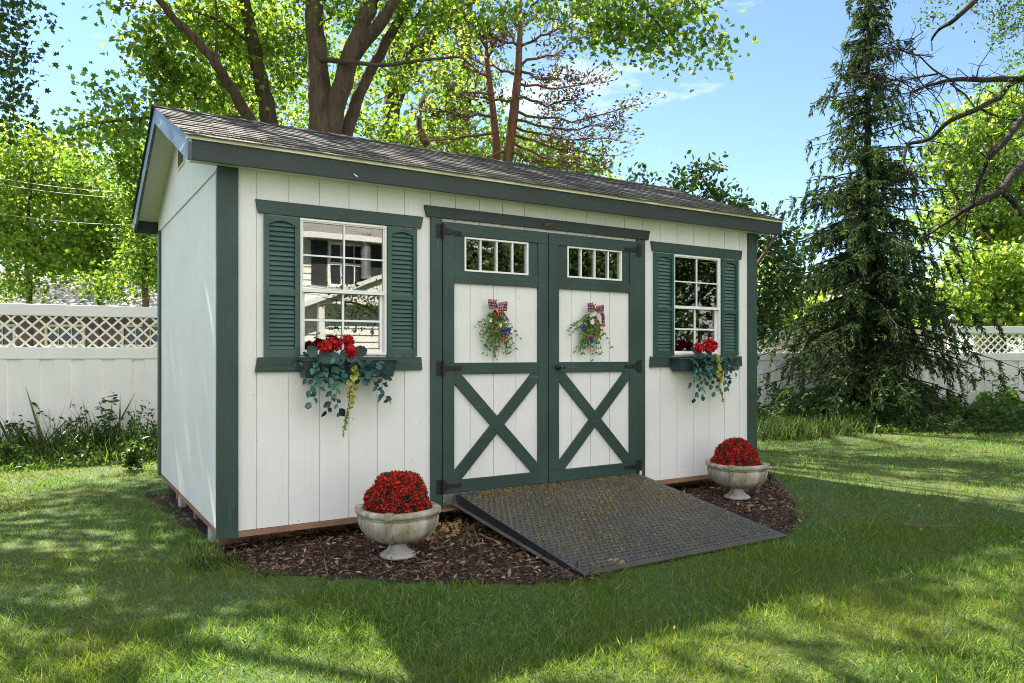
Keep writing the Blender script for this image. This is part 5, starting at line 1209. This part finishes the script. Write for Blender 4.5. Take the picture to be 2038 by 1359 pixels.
# --- added leaf canopies, shaped to lay shade and sun gaps over the yard
for k, (gx0, gx1, gy0, gy1, h0, h1, dn, lab) in enumerate([(-6.5, -.5, -5.2, 4.5, 5.8, 7.2, 1.45, 'canopy tree added off to the left to shade the near lawn'), (-.5, 5.5, -5.2, -1.4, 6.0, 7.6, 1.4, 'added leaf canopy high over the shed, shading the lawn before the ramp'),
                                            (5.5, 10, -4.6, -.6, 7.8, 9.4, 1.5, 'added high crown over the right of the shed shading the right lawn'), (5.5, 14, -.6, 3.5, 13.5, 15.5, 1.8, 'added high crown far behind shading the back lawn'),
   (-.5, 1.3, -1.4, 3.0, 5.6, 6.6, 1.1, 'slim canopy tree added to shade the shed gable wall')]):
    off = lambda h: SV/SV[2]*(h-GZ)
    cx, cy = (gx0+gx1)/2, (gy0+gy1)/2; hm = (h0+h1)/2; c = np.array([cx, cy, GZ])+off(hm)
    bl = []; 
    nxx = max(2, int((gx1-gx0)/dn)); nyy = max(2, int((gy1-gy0)/dn))
    for i in range(nxx):
        for j in range(nyy):
            if k == 0 and gy0+(j+.5)*(gy1-gy0)/nyy > 3.4: continue
            g = np.array([gx0+(i+.5)*(gx1-gx0)/nxx, gy0+(j+.5)*(gy1-gy0)/nyy, GZ]); h = random.uniform(h0, h1); q_ = g+off(h); xx, yy, ff = project(q_[None, :])
            while ff[0] > 1 and yy[0] > -190 and (-120 < xx[0] < 440 or xx[0] > 1300) and h < 15: h += .5; q_ = g+off(h); xx, yy, ff = project(q_[None, :])
            bl.append((q_, np.array([1.0, 1.0, .55]), {0: 9, 4: 20}.get(k, 7)))
    if not bl: continue
    sx_, sy_ = (c[0]-(-1.5 if k != 2 else 6), 0)
    tb = [np.array([-7.5, 6.5, GZ]), np.array([-6.0, 9.5, GZ]), gr(745, 13.5), gr(905, 19), np.array([-4.6, 7.0, GZ])][k]
    tz = hm*.62; lim = [([tb, tb+[.1, -.1, tz*.5], tb+[.2, -.2, tz], tb+[.4, -.4, hm]], [.26, .22, .17, .06])]
    for m in range(7):
        e = bl[random.randrange(len(bl))][0]; s = tb+[.2, -.2, tz+m*.15]; lim.append(([s, (s*.6+e*.4)+[0, 0, .6], e], [.08, .05, .02]))
    tree('shade_canopy', tb, lab, lim, bl, 'maple', .115, 52, .36, 'maple', group='added canopies shading the yard', gap=True, flat=.5)
# --- trees south of the yard, mirrored in the right window and the door lights
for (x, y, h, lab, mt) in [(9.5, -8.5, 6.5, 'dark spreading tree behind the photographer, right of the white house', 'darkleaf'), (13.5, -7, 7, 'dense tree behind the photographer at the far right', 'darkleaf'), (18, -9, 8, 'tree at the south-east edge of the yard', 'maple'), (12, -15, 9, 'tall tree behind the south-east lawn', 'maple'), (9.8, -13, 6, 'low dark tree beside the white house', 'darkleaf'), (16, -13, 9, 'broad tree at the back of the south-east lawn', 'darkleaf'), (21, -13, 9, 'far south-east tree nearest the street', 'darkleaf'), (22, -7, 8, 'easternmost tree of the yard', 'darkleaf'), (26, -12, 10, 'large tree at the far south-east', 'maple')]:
    tree('garden_tree', (x, y), lab, [([(x, y, GZ), (x+.1, y, 1.5), (x, y+.1, 3.2), (x, y, h-1)], [.24, .2, .16, .05]), ([(x, y, 2), (x-1.2, y+.6, 3), (x-2.2, y+.8, 3.6)], [.1, .07, .03]), ([(x, y, 2.3), (x+1.2, y+.6, 3), (x+2, y+.8, 3.8)], [.1, .07, .03])],
      [((x, y, h-1.5), (2.4, 2.0, 2.0), 70), ((x-1.5, y, h-2.9), (1.7, 1.5, 1.5), 45), ((x+1.5, y, h-3.1), (1.7, 1.5, 1.5), 45), ((x, y, h*.35), (2.3, 1.4, h*.28), 50)], mt, .20, 26, .34, 'diamond', 'bark_dark', group='trees south of the yard')
for (x, y, h, lab) in [(8, -27, 9, 'far tree beyond the white house roof'), (17, -25, 10, 'first of the far street trees south of the yard'), (26, -24, 10, 'second far street tree, broad crown'), (36, -22, 11, 'third far street tree, tallest'), (46, -18, 11, 'fourth far street tree toward the east'), (34, -9, 9, 'large tree beyond the east side of the yard'), (48, -6, 10, 'farthest eastern street tree')]:
    tree('street_tree', (x, y), lab, [([(x, y, GZ), (x, y, h*.4), (x, y, h*.8)], [.35, .28, .1])], [((x, y, h*.62), (4.6, 3.5, h*.42), 110), ((x, y, h*.25), (4.6, 2.5, h*.22), 60)], 'darkleaf' if x % 4 else 'maple', .42, 22, .75, 'diamond', 'bark_dark', group='far street trees')
tree('garden_tree', (5.3, -10.6), 'loose shrubby tree in front of the white house, mirrored in the shed window', [([(6.2, -10.6, GZ), (6.15, -10.6, 1.2), (6.0, -10.5, 2.4)], [.09, .07, .03]), ([(6.15, -10.6, 1.4), (5.0, -10.5, 2.2), (4.0, -10.4, 2.3)], [.04, .03, .01])],
  [((5.9, -10.5, 2.25), (.9, .6, .45), 22), ((4.7, -10.4, 2.2), (.8, .5, .4), 14), ((4.4, -10.4, 1.5), (.5, .4, .5), 8)], 'darkleaf', .09, 20, .16, 'oval', 'bark_dark', twig=.008)

# ================================================================== POWER LINES
for (x0, y0, x1, y1, lab) in ((-200, 312, 420, 388, 'uppermost grey overhead cable crossing the left trees'), (-200, 325, 420, 398, 'middle overhead cable just under the uppermost one'), (-200, 388, 420, 448, 'lowest overhead cable above the left fence')):
    a, c = at(x0, y0, 12.6), at(x1, y1, 12.6); b = MB(); b.tube([a+(c-a)*q-np.array([0, 0, .18*math.sin(PI*q)]) for q in np.linspace(0, 1, 14)], .0036, 6); tag(b.build('overhead_cable', plain('cable_grey', (.45, .45, .45), .5)), lab, 'power line', 'overhead cables')

# ================================================================== WEEDS AND GROUND COVER
def plant(name, base, h, n, size, mat, label, shape='oval', lean=.15, stems=3, cat='plant', group=None):
    t = thing(name, base, label, cat, group); b = MB(); P, T = [], []
    for s in range(stems):
        dx = rng.normal(size=3)*[lean, lean, 0]; hh = h*random.uniform(.7, 1.1); pts = [np.array(base)+np.array([.04*rng.normal(), .04*rng.normal(), 0])*(s > 0)+dx*q*q*h/.5+np.array([0, 0, hh*q]) for q in np.linspace(0, 1, 7)]
        b.tube(pts, [.006*(1-.7*i/7) for i in range(7)], 4)
        for q in range(n):
            f = random.uniform(.1, 1); i = min(5, int(f*6)); c = pts[i]+(pts[i+1]-pts[i])*(f*6-i); P.append(c); a = random.uniform(0, 6.3); T.append((math.cos(a), math.sin(a), random.uniform(-.2, .7)))
    b.build('stems', M['stem'], t); scatter('leaves', np.array(P), rng.uniform(.6, 1.2, len(P))*size, M[mat], t, shape, tip=np.array(T), up=1.0); return t
G_ = lambda px, d: np.array([*at(px, 700, d)[:2], GZ])
M['weed2'] = leafmat('long_grass', [(0, (.03, .07, .02)), (.6, (.07, .13, .03)), (1, (.16, .2, .07))], .4, 1.4)
# long grass and weeds along the left fence
n = 5200; px = rng.uniform(-300, 330, n); Dp = 10.0+(px-50)*.0026-rng.random(n)**1.4*2.0; P = np.stack([*(np.array([at(a, 700, d)[:2] for a, d in zip(px, Dp)]).T), np.full(n, GZ)], 1)
k = ~((P[:, 0] > -.03) & (P[:, 1] < YD+.05)); P = P[k]; Dp = Dp[k]; px = px[k]; n = len(P)
hh = rng.gamma(4, .055, n)*np.clip((Dp-7.6)/1.4, .35, 1.2)
tag(scatter('long_grass', P, hh, M['weed2'], None, 'blade', tip=norm(rng.normal(size=(n, 3))*[.5, .5, .1]+[0, 0, 1]), aspect=.04), 'unmown long grass along the foot of the left fence', 'long grass', kind='stuff')
n = 6500; px = rng.uniform(-300, 325, n); Dp = 9.9+(px-50)*.0026-rng.random(n)**1.3*1.9; P = np.stack([*(np.array([at(a, 700, d)[:2] for a, d in zip(px, Dp)]).T), np.full(n, GZ)], 1)
P[:, 2] += rng.random(n)*np.clip((Dp-7.9)*.22, .05, .42)*(1+.6*np.sin(px*.05)); k = ~((P[:, 0] > -.05) & (P[:, 1] < YD+.05)); P = P[k]
tag(scatter('low_weeds', P, rng.uniform(.03, .075, len(P)), M['weed'], None, 'oval', up=1.0), 'tangled low leafy weeds at the foot of the left fence', 'weeds', kind='stuff')
for px_, d, h, nn, sz, lab, st in ((215, 9.6, .72, 26, .085, 'tallest broad-leaved weed against the left fence, right of the long arching leaves', 4), (128, 9.5, .62, 22, .06, 'spindly upright weed in the middle of the left fence bottom', 3), (50, 9.2, .42, 30, .08, 'leafy weed at the far left by the fence', 4),
                        (262, 8.1, .30, 34, .085, 'low leafy plant close to the back corner of the shed', 5), (20, 8.4, .30, 34, .07, 'low bushy weed at the left edge of the photo', 5), (238, 9.3, .5, 34, .07, 'dark leafy weed leaning on the arching leaf clump', 4), (295, 9.8, .42, 12, .05, 'thin seeding weed next to the shed back corner', 5)):
    plant('weed', G_(px_, d), h, nn, sz, 'weed', lab, stems=st, group='weeds by the left fence')
# arching strap-leaved clump
base = G_(178, 9.3); t = thing('daylily', base, 'clump of long arching strap leaves in front of the left fence', 'plant', 'strap-leaved plants'); b = MB()
for k in range(90):
    a = random.uniform(0, 6.3); L = random.uniform(.45, .85); d = np.array([math.cos(a), math.sin(a), 0]); e = np.array([-d[1], d[0], 0]); w = .010; V = []; th0 = random.uniform(.2, .7)
    p = base+d*.05; ang_ = PI/2-th0*.4
    for i in range(7):
        V += [p-e*w*(1-i/6.5), p+e*w*(1-i/6.5)]; p = p+(d*math.cos(ang_)+np.array([0, 0, math.sin(ang_)]))*L/6; ang_ -= .36*th0*1.9
    b.add(V, [(2*i, 2*i+1, 2*i+3, 2*i+2) for i in range(6)])
b.build('leaves', M['weed'], t)
# tuft of pale long grass right of the shed, tuft by the left corner
for px_, d, r, nn, L, mt, lab in ((1566, 11.2, .28, 700, .34, 'weed2', 'pale sunlit tuft of long grass beyond the right corner of the shed'), (1640, 11.9, .35, 500, .30, 'weed2', 'green tuft of long grass at the foot of the spruce'), ):
    c = G_(px_, d); n = nn; P = c+rng.normal(size=(n, 3))*[r, r*.7, 0]; tag(scatter('grass_tuft', P, rng.uniform(.5, 1.2, n)*L, M[mt], None, 'blade', tip=norm(rng.normal(size=(n, 3))*[.4, .4, .1]+[0, 0, 1]), aspect=.05), lab, 'grass tuft', kind='stuff')
n = 260; P = np.array([-.10, -.12, GZ])+rng.normal(size=(n, 3))*[.07, .10, 0]; P = P[~((P[:, 0] > -.02) & (P[:, 1] > -.02))]; n = len(P)
tag(scatter('grass_tuft', P, rng.uniform(.07, .17, n), M['weed2'], None, 'blade', tip=norm(rng.normal(size=(n, 3))*[.6, .6, .1]+[0, 0, 1]), aspect=.05), 'longer grass tuft at the foot of the left corner trim', 'grass tuft', kind='stuff')
# ivy bank under the spruce and along the right fence
n = 15000; px = rng.uniform(1440, 2500, n); Dp = 12.0+rng.random(n)*3.1; P = np.stack([*(np.array([at(a, 700, d)[:2] for a, d in zip(px, Dp)]).T), np.full(n, GZ)], 1)
lift = np.clip((Dp-11.9)*.28, 0, .42)*(1+.35*np.sin(px*.045)+.25*np.sin(px*.11)); P[:, 2] += lift*rng.random(n)**.6
k = (px > 1680) | (rng.random(n) < .35); P = P[k]
tag(scatter('ivy', P, rng.uniform(.05, .11, len(P)), M['weed'], None, 'maple', up=1.2), 'bank of ivy and low vines under the spruce and right fence', 'ground cover', kind='stuff')
k = 0
for px_, d, h, nn, sz, lab in ((1770, 12.6, .95, 40, .075, 'climbing vine plant before the trunk of the spruce'), (1752, 12.9, .7, 30, .07, 'leafy sapling just left of the climbing vine under the spruce'), (1990, 14.8, 1.2, 40, .07, 'sparse vine climbing the fence near the right edge'), (2020, 14.6, .9, 36, .08, 'bushy vine at the right edge of the fence'),
                        (1905, 14.5, .8, 26, .07, 'low climber beside the capped fence post'), (1530, 11.4, .55, 30, .07, 'dark leafy weed at the right rear corner of the shed'), (1560, 13.2, .9, 40, .08, 'dark shrub stems left of the spruce'), (1610, 13.0, .75, 40, .08, 'leafy undergrowth under the left boughs of the spruce'), (1518, 10.8, .8, 30, .05, 'tall seeding weed right behind the shed corner'), (1850, 13.2, .55, 40, .08, 'undergrowth at the right of the spruce trunk'), (1675, 12.8, .6, 36, .07, 'nettle-like weed between tufts under the spruce')):
    plant('undergrowth_plant', G_(px_, d), h, nn, sz, 'weed', lab, stems=5, lean=.22, group='plants along the right fence')
plant('seedling', ground(1091, 1120), .05, 5, .022, 'weed', 'tiny green seedling sprouting from the mulch beside the ramp', stems=2, lean=.05)
# small glints of light off leaves are left to the sun; report counts
print('crown leaves', NCH, 'faces', sum(len(o.data.polygons) for o in bpy.data.objects if o.type == 'MESH'))
